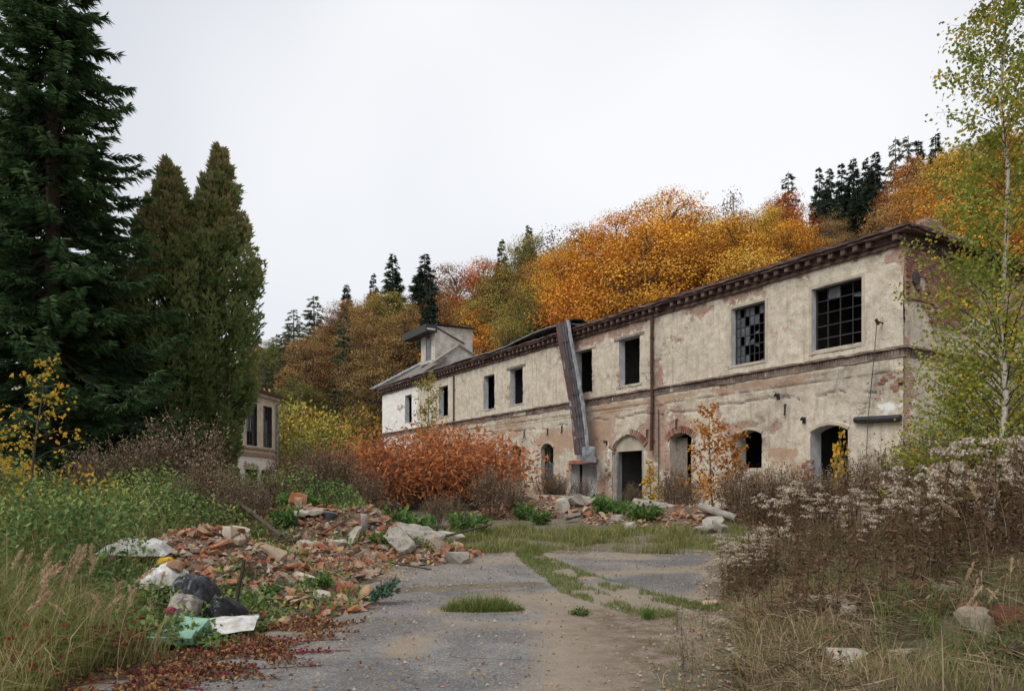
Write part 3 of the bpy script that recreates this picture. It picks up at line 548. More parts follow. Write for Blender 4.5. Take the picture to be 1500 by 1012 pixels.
for i in range(98):
    if i in (1, 23, 57, 58): continue
    o = obj("dentil", dm[i % 4], None, BLD); o.location = (.12+i*.4+rng.uniform(-.015, .015), rng.uniform(-.02, .01), rng.uniform(-.008, .008))
# string course: two ledges with a soldier row of bricks between
for end, L0, L1 in ((False, 0.0, LEN), (True, 0.09, 10.0)):
    rough_bar(L0-.1, L1, -.04, .12, 5.53, 5.60, "string_course", 'ledge', end=end, jit=.014)
    rough_bar(L0-.05, L1, -.04, .06, 5.29, 5.33, "string_course", 'ledge', end=end, jit=.012)
g = Geo(); 
for i in range(int(LEN/.088)):
    if 9.0 < i*.088 < 9.2 or 19.6 < i*.088 < 20.8 or rng.random() < .02: continue
    g.box((i*.088+.006, -.02, 5.335), (i*.088+.08, .055+rng.uniform(-.012, .012), 5.525), .003)
for i in range(60): g.box((-.055+rng.uniform(-.01, .01), -(i*.088+.1), 5.335), (.03, -(i*.088+.026), 5.525), .003)
tag(g.build("soldier_course", M['ledge'], BLD), kind='stuff')
# rain pipes, hooks, bracket arm, vent, hanging wire, log
g = Geo(); g.tube([(10.15, .13, 8.4), (10.15, .14, 6.5), (10.14, .13, 5.0), (10.18, .14, 3.05)], .065, 8); 
for zc in (7.6, 6.2, 4.6, 3.5): g.tube([(10.15, .13, zc-.04), (10.15, .13, zc+.04)], .085, 8)
g.build("rain_pipe", M['rust'], BLD)
g = Geo(); g.tube([(9.85, .06, 4.7), (9.84, .05, 2.5), (9.85, .06, 1.0)], .018, 5); g.build("cable", M['iron'], BLD)
g = Geo(); g.tube([(27.6, .1, 8.4), (27.6, .1, 5)], .05, 6); g.build("rain_pipe", M['rust'], BLD)
for (s_, z_) in ((3.9, 4.15), (8.85, 4.05), (10.5, 3.75), (17.6, 4.3), (16.4, 4.35), (19.7, 4.3), (21.9, 4.3)):
    g = Geo(); g.tube([(s_, .0, z_+.17), (s_, .09, z_+.16), (s_, .09, z_-.15), (s_-.03, .16, z_-.18)], .03, 5); g.build("hook", M['iron'], BLD)
for (s_, z_) in ((3.2, 3.75), (13.1, 3.55), (4.2, 4.62)):
    g = Geo(); g.tube([(s_, 0, z_+.05), (s_, .2, z_), (s_-.08, .24, z_+.06)], .04, 5); g.box((s_-.06, 0, z_-.1), (s_+.06, .05, z_+.08), .01); g.build("bracket", M['iron'], BLD)
g = Geo(); g.tube([(.6, -.02, 6.35), (.62, .3, 6.37)], .025, 5); g.tube([(.62, .22, 6.30), (.62, .34, 6.42)], .05, 6); g.build("bracket", M['rust'], BLD)
g = Geo(); g.tube([(.62, .3, 6.34), (.72, .26, 5.4), (.95, .2, 3.6), (1.06, .12, 2.2)], .012, 4); g.build("wire", M['iron'], BLD)
g = Geo(); g.tube([(1.42, .11, 3.6), (1.0, .12, 3.58), (.4, .12, 3.56), (.02, .13, 3.56)], [.09, .1, .1, .09], 8); g.build("pipe", M['iron'], BLD)
g = Geo(); q = np.arange(16)*2*PI/16; V = [(-.05, -.55+.17*np.cos(t), 7.55+.21*np.sin(t)) for t in q]+[(-.085, -.55+.15*np.cos(t), 7.55+.19*np.sin(t)) for t in q]
g.add(V, [[[i, (i+1) % 16, (i+1) % 16+16, i+16] for i in range(16)], [list(range(16, 32))]]); g.build("vent_cover", M['iron'], BLD)
# broken brick gable above the end wall, and a grey chimney block behind it
g = Geo()
for r in range(12):
    for c in range(9):
        t = .2+c*.262+(r % 2)*.13; z = 8.97+r*.079
        if z < 8.97+min(.42*(t-.1), .42) and t < 2.3-.1*r: g.box((-.13, -t-.125, z-.036), (.12, -t+.125, z+.036), .012)
tag(g.build("gable_stub", M['wall_brick'], BLD), kind='stuff')
g = Geo(); g.box((.1, -4.4, 8.9), (.5, -2.2, 9.3), .05); g.build("gable_wall", M['concrete'], BLD)
# roofs
g = Geo(); g.quad((-.2, .1, 8.94), (24, .1, 8.94), (24, -10, 8.95), (-.2, -10, 8.95)); g.build("roof", M['tin'], BLD)
rs = np.linspace(15.2, 33.5, 60); rd = np.linspace(.46, -3.2, 12); RS, RD = np.meshgrid(rs, rd, indexing='ij')
RZ = 9.0+(0.46-RD)*0.10+0.26*np.exp(-((RS-17.6)/2.2)**2)*sst(RD, -2.5, .4)+0.14*(fbm(RS*1.1, RD*1.4, 4)-.5)-0.05*np.exp(-((RS-22)/2)**2)
RD2 = RD+0.14*(fbm(RS*0.9+7, RD*0+2, 3)-.5)
me = mk("roof_sheet", np.stack([RS, RD2, RZ], -1).reshape(-1, 3), [grid(rs, rd)], {}, False); o = obj("roof_sheet", me, M['zinc'], BLD)
md = o.modifiers.new("s", 'SOLIDIFY'); md.thickness = .05
o = None
g = Geo(); hipA = np.array((39.75, .42, 8.98)); hipB = np.array((37.0, -2.5, 10.85))
g.add([hipA, hipB, (33.4, -2.6, 10.7), (31, .42, 8.99)], [[0, 1, 2, 3]]); g.add([hipA, hipB, (39.75, -6, 9.0)], [[0, 1, 2]]); g.build("roof", M['dark_wood'], BLD)
for i in range(9):                                                 # boards that are left on the hip roof
    s_ = 31.6+i*.8; zt = 10.6; f = rng.uniform(.4, .95); b = Geo(); b.box((s_, 0, -.02), (s_+.62, 0.04, .02), .02)
    b = Geo(); p0 = np.array((s_, .36, 9.05)); up = np.array((0, -2.5, 1.62))*f
    if s_+1 > 37+2.75*(1-f): continue
    b.add([p0, p0+(.6, 0, 0), p0+(.6, 0, 0)+up, p0+up, p0+(0, 0, .04), p0+(.6, 0, .04), p0+(.6, 0, .04)+up, p0+(0, 0, .04)+up], [[0, 1, 2, 3], [4, 5, 6, 7], [0, 1, 5, 4], [2, 3, 7, 6], [1, 2, 6, 5], [0, 3, 7, 4]]); b.build("roof_board", M['wood'], BLD)
g = Geo(); ex = (hipB-hipA); 
for k, (o1, o2) in enumerate((((0, .0, .02), (.55, .32, .0)), ((0, .0, .02), (-.05, -.5, -.06)))):
    g.add([hipA+o1, hipB+o1, hipB+o2, hipA+np.array(o2)], [[0, 1, 2, 3]])
g.tube([hipA+(0, 0, .05), hipB+(0, 0, .05)], .09, 6); g.build("hip_flashing", M['zinc'], BLD)
# gable at the near side of the hipped part
g = Geo(); ga = [(34, -.3, 8.9), (34, -1.4, 10.1), (34, -3.6, 11.65), (34, -5.2, 10.9), (34, -6.2, 8.9)]
g.add(ga+[(34.25, y, z) for _, y, z in ga], [[[i, (i+1) % 5, (i+1) % 5+5, i+5] for i in range(5)], [[0, 1, 2, 3, 4], [9, 8, 7, 6, 5]]]); g.build("gable", M['white_wall'], BLD)
g = Geo()
for p, q in ((ga[1], ga[2]), (ga[2], ga[3])):
    p = np.array(p); q = np.array(q); h = np.array((0, 0, .1)); a_, b_ = np.array((-.14, 0, 0)), np.array((.4, 0, 0))
    g.add([p+a_, q+a_, q+b_, p+b_, p+a_+h, q+a_+h, q+b_+h, p+b_+h], [[0, 1, 2, 3], [4, 5, 6, 7], [0, 1, 5, 4], [2, 3, 7, 6], [0, 3, 7, 4], [1, 2, 6, 5]])
g.build("gable_coping", M['concrete'], BLD)
# roof turret with a shed roof
tu = Geo(); V = [(35.6, -2.5, 9), (38, -2.5, 9), (38, -5.6, 9), (35.6, -5.6, 9), (35.6, -2.5, 13.25), (38, -2.5, 13.25), (38, -5.6, 13.35), (35.6, -5.6, 13.35)]
tu.add(V, [[0, 1, 5, 4], [1, 2, 6, 5], [2, 3, 7, 6], [3, 0, 4, 7], [4, 5, 6, 7]]); TU = tu.build("turret", M['white_wall'], BLD)
g = Geo(); g.box((35.45, -2.6, 12.75), (39.7, -1.72, 13.28), .02); g.box((35.4, -5.7, 13.36), (38.1, -2.62, 13.42), .01); g.build("turret_roof", M['iron'], TU)
g = Geo(); g.box((35.42, -2.45, 12.88), (35.46, -1.8, 13.0), .0); g.build("fascia", M['white_paint'], TU)
g = Geo(); g.box((36.3, -2.52, 10.9), (36.95, -2.46, 12.7), .01); g.build("turret_window", M['glass'], TU)
g = Geo(); g.box((36.24, -2.53, 10.9), (36.3, -2.44, 12.7)); g.box((36.95, -2.53, 10.9), (37.02, -2.44, 12.7)); g.box((36.24, -2.53, 10.83), (37.02, -2.44, 10.9)); g.build("window_frame", M['wood'], TU)
g = Geo(); g.box((35.3, -2.6, 10.55), (38.2, -2.1, 10.72), .02); g.build("turret_ledge", M['white_wall'], TU)
g = Geo(); dgl = [(35.56, -2.6, 13.15), (35.56, -4.9, 12.2)]; g.tube(dgl, .045, 4); g.build("flashing", M['rust'], TU)

# the torn length of box gutter hanging off the roof edge
GUT = thing("hanging_roof_sheet", "torn length of dark roof sheeting hanging from the eaves over the front wall", "roof sheet", tuple(bw(15.5, .3, 9.1)), math.atan2(.849, -.528))
n = 26; tt = np.linspace(0, 1, n)
cx = 0.0-2.15*tt-.06*np.sin(tt*5); cd = .22+.42*tt+.05*np.sin(tt*7); cz_ = .12-6.2*tt; cz_[0] += .02
def strip_part(offs, name, mat, jit, dth=.0):
    V = []
    for i in range(n):
        for (a_, d_) in offs: V.append((cx[i]+a_+rng.uniform(-jit, jit), cd[i]+d_+rng.uniform(-jit, jit), cz_[i]+rng.uniform(-.01, .01)))
    k = len(offs); i, j = np.meshgrid(np.arange(n-1), np.arange(k-1), indexing='ij'); a_ = (i*k+j).ravel()
    o = obj(name, mk(name, V, [np.stack([a_, a_+1, a_+k+1, a_+k], 1)]), M[mat], GUT); md = o.modifiers.new("s", 'SOLIDIFY'); md.thickness = .03; return o
strip_part([(.62, -.12), (.61, .08), (.40, .10), (.37, .02)], "side_flange", 'tin_red', .014)
strip_part([(.36, .0), (.35, .07), (.3, .07), (.29, .0), (.17, .0), (.16, .07), (.11, .07), (.1, .0), (-.03, .0), (-.04, .07), (-.09, .07), (-.1, .0), (-.24, .0)], "sheet", 'tin', .014)
strip_part([(-.23, .02), (-.245, .09), (-.29, .08), (-.3, -.02)], "folded_edge", 'zinc', .022)
for (i0, i1, a0, a1) in ((5, 9, .42, .5), (10, 13, .40, .46), (15, 20, .46, .58), (20, 25, .41, .54)):     # flakes of bright sheet still on the flange
    g = Geo(); V = []
    for i in range(i0, i1+1): V += [(cx[i]+a0+rng.uniform(-.02, .02), cd[i]+.115, cz_[i]), (cx[i]+a1+rng.uniform(-.03, .03), cd[i]+.112, cz_[i])]
    k = np.arange(i1-i0)[:, None]*2; g.add(V, k+np.array([[0, 1, 3, 2]])); g.build("flake", M['zinc'], GUT)
for f in (.18, .36, .55, .72, .88):
    i = int(f*n); g = Geo(); g.box((cx[i]-.24, cd[i]-.02, cz_[i]-.02), (cx[i]+.34, cd[i]+.1, cz_[i]+.015), .02); g.build("seam", M['tin'], GUT)
g = Geo(); V = []
for i, (z, dd) in enumerate(((-5.75, .66), (-6.1, .68), (-6.42, .62))): V += [(-2.0-.03*i, dd+.1, z-.02), (-2.35, dd+.14, z), (-2.75-.02*i, dd, z-.03)]
g.add(V, [[0, 1, 4, 3], [1, 2, 5, 4], [3, 4, 7, 6], [4, 5, 8, 7]]); o = g.build("torn_end", M['zinc'], GUT); md = o.modifiers.new("s", 'SOLIDIFY'); md.thickness = .03
g = Geo(); V = []
for i, q in enumerate(np.linspace(0, 1, 6)): 
    for a_ in (.66, .3, -.1, -.46): V.append((a_+.15*(1-q), -.9+1.15*q, .16+.1*math.sin(q*3)-.05*q+rng.uniform(-.02, .02)))
i, j = np.meshgrid(np.arange(5), np.arange(3), indexing='ij'); a_ = (i*4+j).ravel(); g.add(V, np.stack([a_, a_+1, a_+5, a_+4], 1)); o = g.build("torn_sheet", M['tin'], GUT); md = o.modifiers.new("s", 'SOLIDIFY'); md.thickness = .03

# small second building behind the thujas: its long side faces the yard
SB = thing("side_building", "small pale building with tall barred windows half hidden behind the thujas", "building", (-14.5, 44, 0), math.atan2(-1, -.098))
# frame: x = back towards the viewer along the wall, y = into the yard, z = up
Lb = 12.0; win = [(.55, 1.75, 3.95, 6.4), (2.55, 3.85, 3.95, 6.4), (4.7, 5.95, 3.95, 6.4), (6.8, 8.05, 3.95, 6.4)]; low = [(.5, 2.0, .9, 2.6), (2.5, 4.0, .9, 2.6), (4.6, 6.1, .9, 2.6)]
xs_ = sorted({0, Lb, *[v for o in win+low for v in o[:2]], *np.arange(0, Lb, .5)}); zs_ = sorted({.6, 6.95, *[v for o in win+low for v in o[2:4]], *np.arange(.6, 6.9, .45)})
SX, SZ = np.meshgrid(xs_, zs_, indexing='ij'); Fq = grid(np.array(xs_), np.array(zs_)); cx_ = (np.array(xs_)[:-1]+np.array(xs_)[1:])/2; cz2 = (np.array(zs_)[:-1]+np.array(zs_)[1:])/2
CX, CZ = np.meshgrid(cx_, cz2, indexing='ij'); hl = np.zeros(CX.shape, bool)
for o in win+low: hl |= (CX > o[0]) & (CX < o[1]) & (CZ > o[2]) & (CZ < o[3])
nb = fbm(SX*1.5, SZ*1.5, 5)
obj("wall", mk("side_wall", np.stack([SX, 0*SX, SZ], -1).reshape(-1, 3), [Fq[~hl.ravel()]], {"bare": (1.2*(nb-.5)+.36*(SZ < 3.3)).ravel(), "coat": (nb-.3).ravel(), "white": (.75*(SZ < 3.7)-.1*(SZ > 3.7)).ravel(), "darkening": (.3*(SZ > 6.6)).ravel()}), M['plaster'], SB)  # slightly darker band at the top of the wall
g = Geo(); g.quad((0, 0, .6), (0, -8, .6), (0, -8, 6.95), (0, 0, 6.95)); g.quad((Lb, 0, .6), (Lb, -8, .6), (Lb, -8, 6.95), (Lb, 0, 6.95)); g.quad((0, -8, .6), (Lb, -8, .6), (Lb, -8, 6.95), (0, -8, 6.95)); g.build("wall", M['plaster_light'], SB)
g = Geo(); g.quad((0, -4, .6), (Lb, -4, .6), (Lb, -4, 6.9), (0, -4, 6.9)); g.build("inner_wall", M['dim_plaster'], SB)
g = Geo(); g.box((-.25, -8.2, 7.06), (Lb+.2, .38, 7.2), .03); g.build("roof", M['rust'], SB)
g = Geo(); g.box((-.12, -.02, 6.86), (Lb, .2, 7.05), .015); g.build("cornice", M['plaster_light'], SB)
g = Geo(); g.box((-.05, -.02, 3.35), (Lb, .09, 3.55), .015); g.box((-.05, -.02, 3.75), (Lb, .12, 3.86), .015); g.build("string_course", M['wall_brick'], SB)
g = Geo(); g.tube([(.06, .2, 6.85), (.05, .12, 6.5), (.05, .1, 2.6)], .075, 6); g.build("rain_pipe", M['zinc'], SB)
for o in win:
    g = Geo(); g.box((o[0], -.2, o[2]), (o[0]+.07, -.12, o[3])); g.box((o[1]-.07, -.2, o[2]), (o[1], -.12, o[3])); g.box((o[0]+.07, -.2, o[3]-.07), (o[1]-.07, -.12, o[3])); g.box((o[0]+.07, -.2, o[2]), (o[1]-.07, -.12, o[2]+.07))
    for i in (1, 2, 3): x = o[0]+(o[1]-o[0])*i/4; g.box((x-.03, -.19, o[2]+.07), (x+.03, -.13, o[3]-.07))
    for i in (1, 2): x = o[2]+(o[3]-o[2])*i/3; g.box((o[0]+.07, -.188, x-.03), (o[1]-.07, -.132, x+.03))
    fr = g.build("window_frame", M['iron'], SB)
    for i in range(4):
        for j in range(3):
            if rng.random() < .75: p = Geo(); a = o[0]+(o[1]-o[0])*i/4; b = o[2]+(o[3]-o[2])*j/3; p.quad((a+.03, -.165, b+.03), (a+(o[1]-o[0])/4-.03, -.165, b+.03), (a+(o[1]-o[0])/4-.03, -.165, b+(o[3]-o[2])/3-.03), (a+.03, -.165, b+(o[3]-o[2])/3-.03)); p.build("pane", M['glass'], fr)

# ------------------------------------------------------------------ trees
def at(px, Y): return (px-750)/1050*Y                              # metres across, from the photo's column and the distance
def gz_(x, y): return float(terr(x, y))
def add_tree(name, label, cat, x, y, meshes, mats, sc=1, rz=None, cols=None, group=None, z=None, names=("trunk", "crown", "limbs")):
    r = thing(name, label, cat, (x, y, (gz_(x, y) if z is None else z)-.05), rng.uniform(0, 6.28) if rz is None else rz, group, sc)
    for nm, me, m in zip(names, meshes, mats):
        if not me.materials: me.materials.append(M[m])
        o = obj(nm, me, None, r)
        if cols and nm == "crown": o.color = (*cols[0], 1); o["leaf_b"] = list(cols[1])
    return r
def broadleaf(seed, H=16.0, R=4.6, base=.2, ncl=190, per=130, leaf=.15, sp=(.72, .25), topb=.5):
    global rng; keep = rng; rng = np.random.default_rng(seed)
    tr = Geo(); cr_ = Geo(); zz = np.linspace(0, .86*H, 9); wob = np.cumsum(rng.normal(0, .12, (9, 2)), 0); wob[0] = 0
    tp = np.column_stack([wob, zz]); tr.tube(tp, np.linspace(.24, .04, 9), 7, .5)
    d = rdir(ncl); rad = rng.random(ncl)**.3; lob = .68+.5*fbm(np.arctan2(d[:, 1], d[:, 0])*1.1+seed*3, d[:, 2]*1.6+seed, 3)
    c0 = (base+1)/2*H; cen = d*np.array([R, R, (1-base)/2*H])*(rad*lob)[:, None]; cen[:, 2] = cen[:, 2]*1.02+c0
    w_ = 1-.35*np.clip((cen[:, 2]-c0)/(H*(1-base)/2), 0, 1)**2; cen[:, :2] *= w_[:, None]
    for k in range(ncl):
        if rng.random() < .62:
            c = cen[k]; z0 = max(base*H*.6, c[2]-np.hypot(c[0], c[1])*rng.uniform(.5, 1.0)-.5); p0 = np.array([np.interp(z0, zz, wob[:, 0]), np.interp(z0, zz, wob[:, 1]), z0])
            m_ = (p0+c)/2+np.array([0, 0, .1*np.linalg.norm(c-p0)])+rng.normal(0, .15, 3); tr.tube([p0, m_, c], [.075, .045, .012], 4, .5, False)
    n = ncl*per; ci = np.repeat(np.arange(ncl), per); off = np.clip(rng.normal(size=(n, 3)), -1.35, 1.35)*np.array([sp[0], sp[0], sp[1]])
    P = cen[ci]+off; N_ = norm(norm(off/np.array([sp[0], sp[0], sp[1]]))*.75+norm(cen-np.array([0, 0, c0-.15*H]))[ci]*.5+np.array([0, 0, .35])+rng.normal(0, .42, (n, 3))); D_ = norm(np.cross(N_, rdir(n)))
    hgt = (P[:, 2]-c0)/(H*(1-base)/2); o_ = np.hypot(P[:, 0], P[:, 1])/R
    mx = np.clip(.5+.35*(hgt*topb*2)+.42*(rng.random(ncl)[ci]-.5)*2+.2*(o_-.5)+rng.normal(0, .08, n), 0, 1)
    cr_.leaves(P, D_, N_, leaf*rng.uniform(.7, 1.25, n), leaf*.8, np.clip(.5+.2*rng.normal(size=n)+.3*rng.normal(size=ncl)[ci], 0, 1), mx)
    rng = keep; return tr.mesh("broadleaf_trunk"), cr_.mesh("broadleaf_crown")
def conifer(seed, H=18.0, R=2.6, gap=.5, nb=7, droop=.3, per=14, wsp=.32, lsp=.42, full=1.0, tintb=0.0, pw=.85):
    global rng; keep = rng; rng = np.random.default_rng(seed)
    tr = Geo(); cr_ = Geo(); tr.tube([(0, 0, 0), (.05, 0, H*.5), (0, .03, H)], [.014*H, .008*H, .02], 7, .5)
    P = []; D_ = []; LN = []; TI = []; z = .05*H
    while z < H*.995:
        f = 1-z/H; lmax = R*f**pw+.12
        for b in range(nb if f > .12 else 5):
            az = rng.uniform(0, 2*PI); ln = lmax*rng.uniform(.55, 1.12); dr = droop*rng.uniform(.6, 1.3); rise = .3*f**.2*rng.uniform(.4, 1.4) if f > .15 else -.5
            t = np.linspace(0.08, 1, 5); hx = np.stack([np.cos(az)*ln*t, np.sin(az)*ln*t, z+rng.uniform(-.2, .2)+ln*(-dr*1.6*t+(dr+rise)*t**2.4*.75+(.25 if f < .15 else 0)*t)], 1)
            tr.tube(np.vstack([[0, 0, hx[0][2]], hx]), np.linspace(.012+.012*ln, .006, 6), 3, .5, False)
            k = max(4, int(per*full*(.3+ln/R))); tt = rng.uniform(.12, 1, k)**.8; Q = np.stack([np.interp(tt, t, hx[:, i]) for i in range(3)], 1)
            od = np.array([np.cos(az), np.sin(az), 0]); sd_ = np.array([-np.sin(az), np.cos(az), 0]); sgn = np.sign(rng.random(k)-.5)
            dd = od*.75+sd_*(sgn*rng.uniform(.3, 1.2, k))[:, None]+np.array([0, 0, -1])*rng.uniform(-.1, .75, k)[:, None]
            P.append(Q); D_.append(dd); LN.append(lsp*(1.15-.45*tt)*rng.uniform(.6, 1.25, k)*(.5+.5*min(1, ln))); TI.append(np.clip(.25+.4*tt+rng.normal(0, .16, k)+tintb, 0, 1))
        z += gap*rng.uniform(.75, 1.2)*(.55+.45*f**.5)
    P = np.vstack(P); D_ = norm(np.vstack(D_)); LN = np.concatenate(LN); TI = np.concatenate(TI); n = len(P)
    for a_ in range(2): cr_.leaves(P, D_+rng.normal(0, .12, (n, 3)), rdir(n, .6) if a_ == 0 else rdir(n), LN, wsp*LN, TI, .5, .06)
    rng = keep; return tr.mesh("conifer_trunk"), cr_.mesh("conifer_crown")

BV = [broadleaf(100+i, per=126+8*(i % 3), ncl=180+12*i, base=.16+.03*(i % 3), R=4.3+.25*(i % 4)) for i in range(6)]
BT = [broadleaf(200+i, ncl=110, per=22, leaf=.24, base=.2, R=3.6) for i in range(2)]          # thin crowns, mostly bare
CV = [conifer(300+i, H=18, R=3.3+.4*(i % 2), gap=.45, nb=9, per=30, wsp=.22, lsp=.62, droop=.4) for i in range(3)]
LV = [conifer(320+i, H=17, R=2.6, gap=.6, nb=7, per=20, wsp=.22, lsp=.55, droop=.1, pw=.6) for i in range(2)]   # larch, pine: looser
M['far_needle'] = tree_leaf("far_needle", 0.15)
COL = {  # leaf colours: inner, also darkened to paint the shade inside crowns; outer
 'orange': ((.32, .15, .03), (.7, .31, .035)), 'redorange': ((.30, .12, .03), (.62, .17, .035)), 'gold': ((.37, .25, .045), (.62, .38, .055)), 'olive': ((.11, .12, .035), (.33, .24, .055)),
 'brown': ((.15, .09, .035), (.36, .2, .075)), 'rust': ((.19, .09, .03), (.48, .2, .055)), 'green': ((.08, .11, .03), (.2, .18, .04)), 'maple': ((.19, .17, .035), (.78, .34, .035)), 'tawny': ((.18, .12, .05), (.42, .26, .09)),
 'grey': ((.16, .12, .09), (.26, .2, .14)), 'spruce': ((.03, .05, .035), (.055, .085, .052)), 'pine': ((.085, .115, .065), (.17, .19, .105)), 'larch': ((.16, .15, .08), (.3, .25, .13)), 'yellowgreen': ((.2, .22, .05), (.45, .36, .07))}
DESC = {'orange': "orange leaved", 'redorange': "red orange leaved", 'gold': "golden yellow", 'olive': "olive and amber", 'brown': "dull brown", 'rust': "rust brown", 'green': "still green", 'maple': "green and orange", 'tawny': "tawny", 'grey': "grey brown thinly leaved",
        'spruce': "dark green", 'pine': "grey green", 'larch': "fading yellowish", 'yellowgreen': "yellow green"}
SKY = np.array([(300, 560), (360, 505), (400, 492), (440, 458), (470, 445), (500, 435), (540, 415), (575, 395), (600, 398), (620, 392), (650, 375), (700, 368), (750, 348), (800, 335), (840, 328), (870, 312), (900, 293), (950, 285), (1000, 276), (1050, 300), (1075, 285), (1100, 285), (1150, 270), (1200, 295), (1240, 250), (1280, 240), (1310, 222), (1350, 215), (1400, 185), (1450, 165), (1600, 150)], float)
placed = []
def forest(px, ytop, Y, col, kind='b', wd=1.0, label=None, vi=None):
    x = at(px, Y); z0 = gz_(x, Y); H = (713-ytop)/1050*Y+1.6-z0
    if kind == 'c': me = CV[vi or int(rng.integers(3))]; h0 = 18.0; mats = ('bark', 'far_needle'); nm = "spruce_tree"; cat = "tree"; word = "spruce"
    elif kind == 'l': me = LV[vi or int(rng.integers(2))]; h0 = 17.0; mats = ('bark', 'far_needle'); nm = "conifer_tree"; cat = "tree"; word = "conifer"
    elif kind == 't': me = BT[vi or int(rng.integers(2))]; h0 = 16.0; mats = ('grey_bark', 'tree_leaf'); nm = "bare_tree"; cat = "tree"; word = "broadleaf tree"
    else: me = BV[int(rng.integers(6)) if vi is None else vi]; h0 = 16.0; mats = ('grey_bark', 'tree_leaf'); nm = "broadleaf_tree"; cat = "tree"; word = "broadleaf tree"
    H = max(H, 5.0); s = H/h0; j = rng.uniform(.84, 1.12)*rng.uniform(.95, 1.05, 3)
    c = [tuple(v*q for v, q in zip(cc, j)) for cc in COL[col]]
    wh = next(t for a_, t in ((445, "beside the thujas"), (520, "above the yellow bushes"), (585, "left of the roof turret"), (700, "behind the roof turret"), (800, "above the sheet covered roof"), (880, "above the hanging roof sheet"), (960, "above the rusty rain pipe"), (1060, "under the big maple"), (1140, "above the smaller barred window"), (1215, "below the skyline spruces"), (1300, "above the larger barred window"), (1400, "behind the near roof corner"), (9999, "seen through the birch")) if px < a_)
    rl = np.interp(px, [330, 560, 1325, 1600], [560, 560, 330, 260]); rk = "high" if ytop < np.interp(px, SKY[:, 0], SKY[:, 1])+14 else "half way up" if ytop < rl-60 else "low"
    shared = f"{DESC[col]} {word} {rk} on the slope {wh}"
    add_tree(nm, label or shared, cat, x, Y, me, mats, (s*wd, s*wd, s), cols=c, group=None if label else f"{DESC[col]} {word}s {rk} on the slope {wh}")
    placed.append((x, Y, s*wd*(4 if kind in 'bt' else 2)))
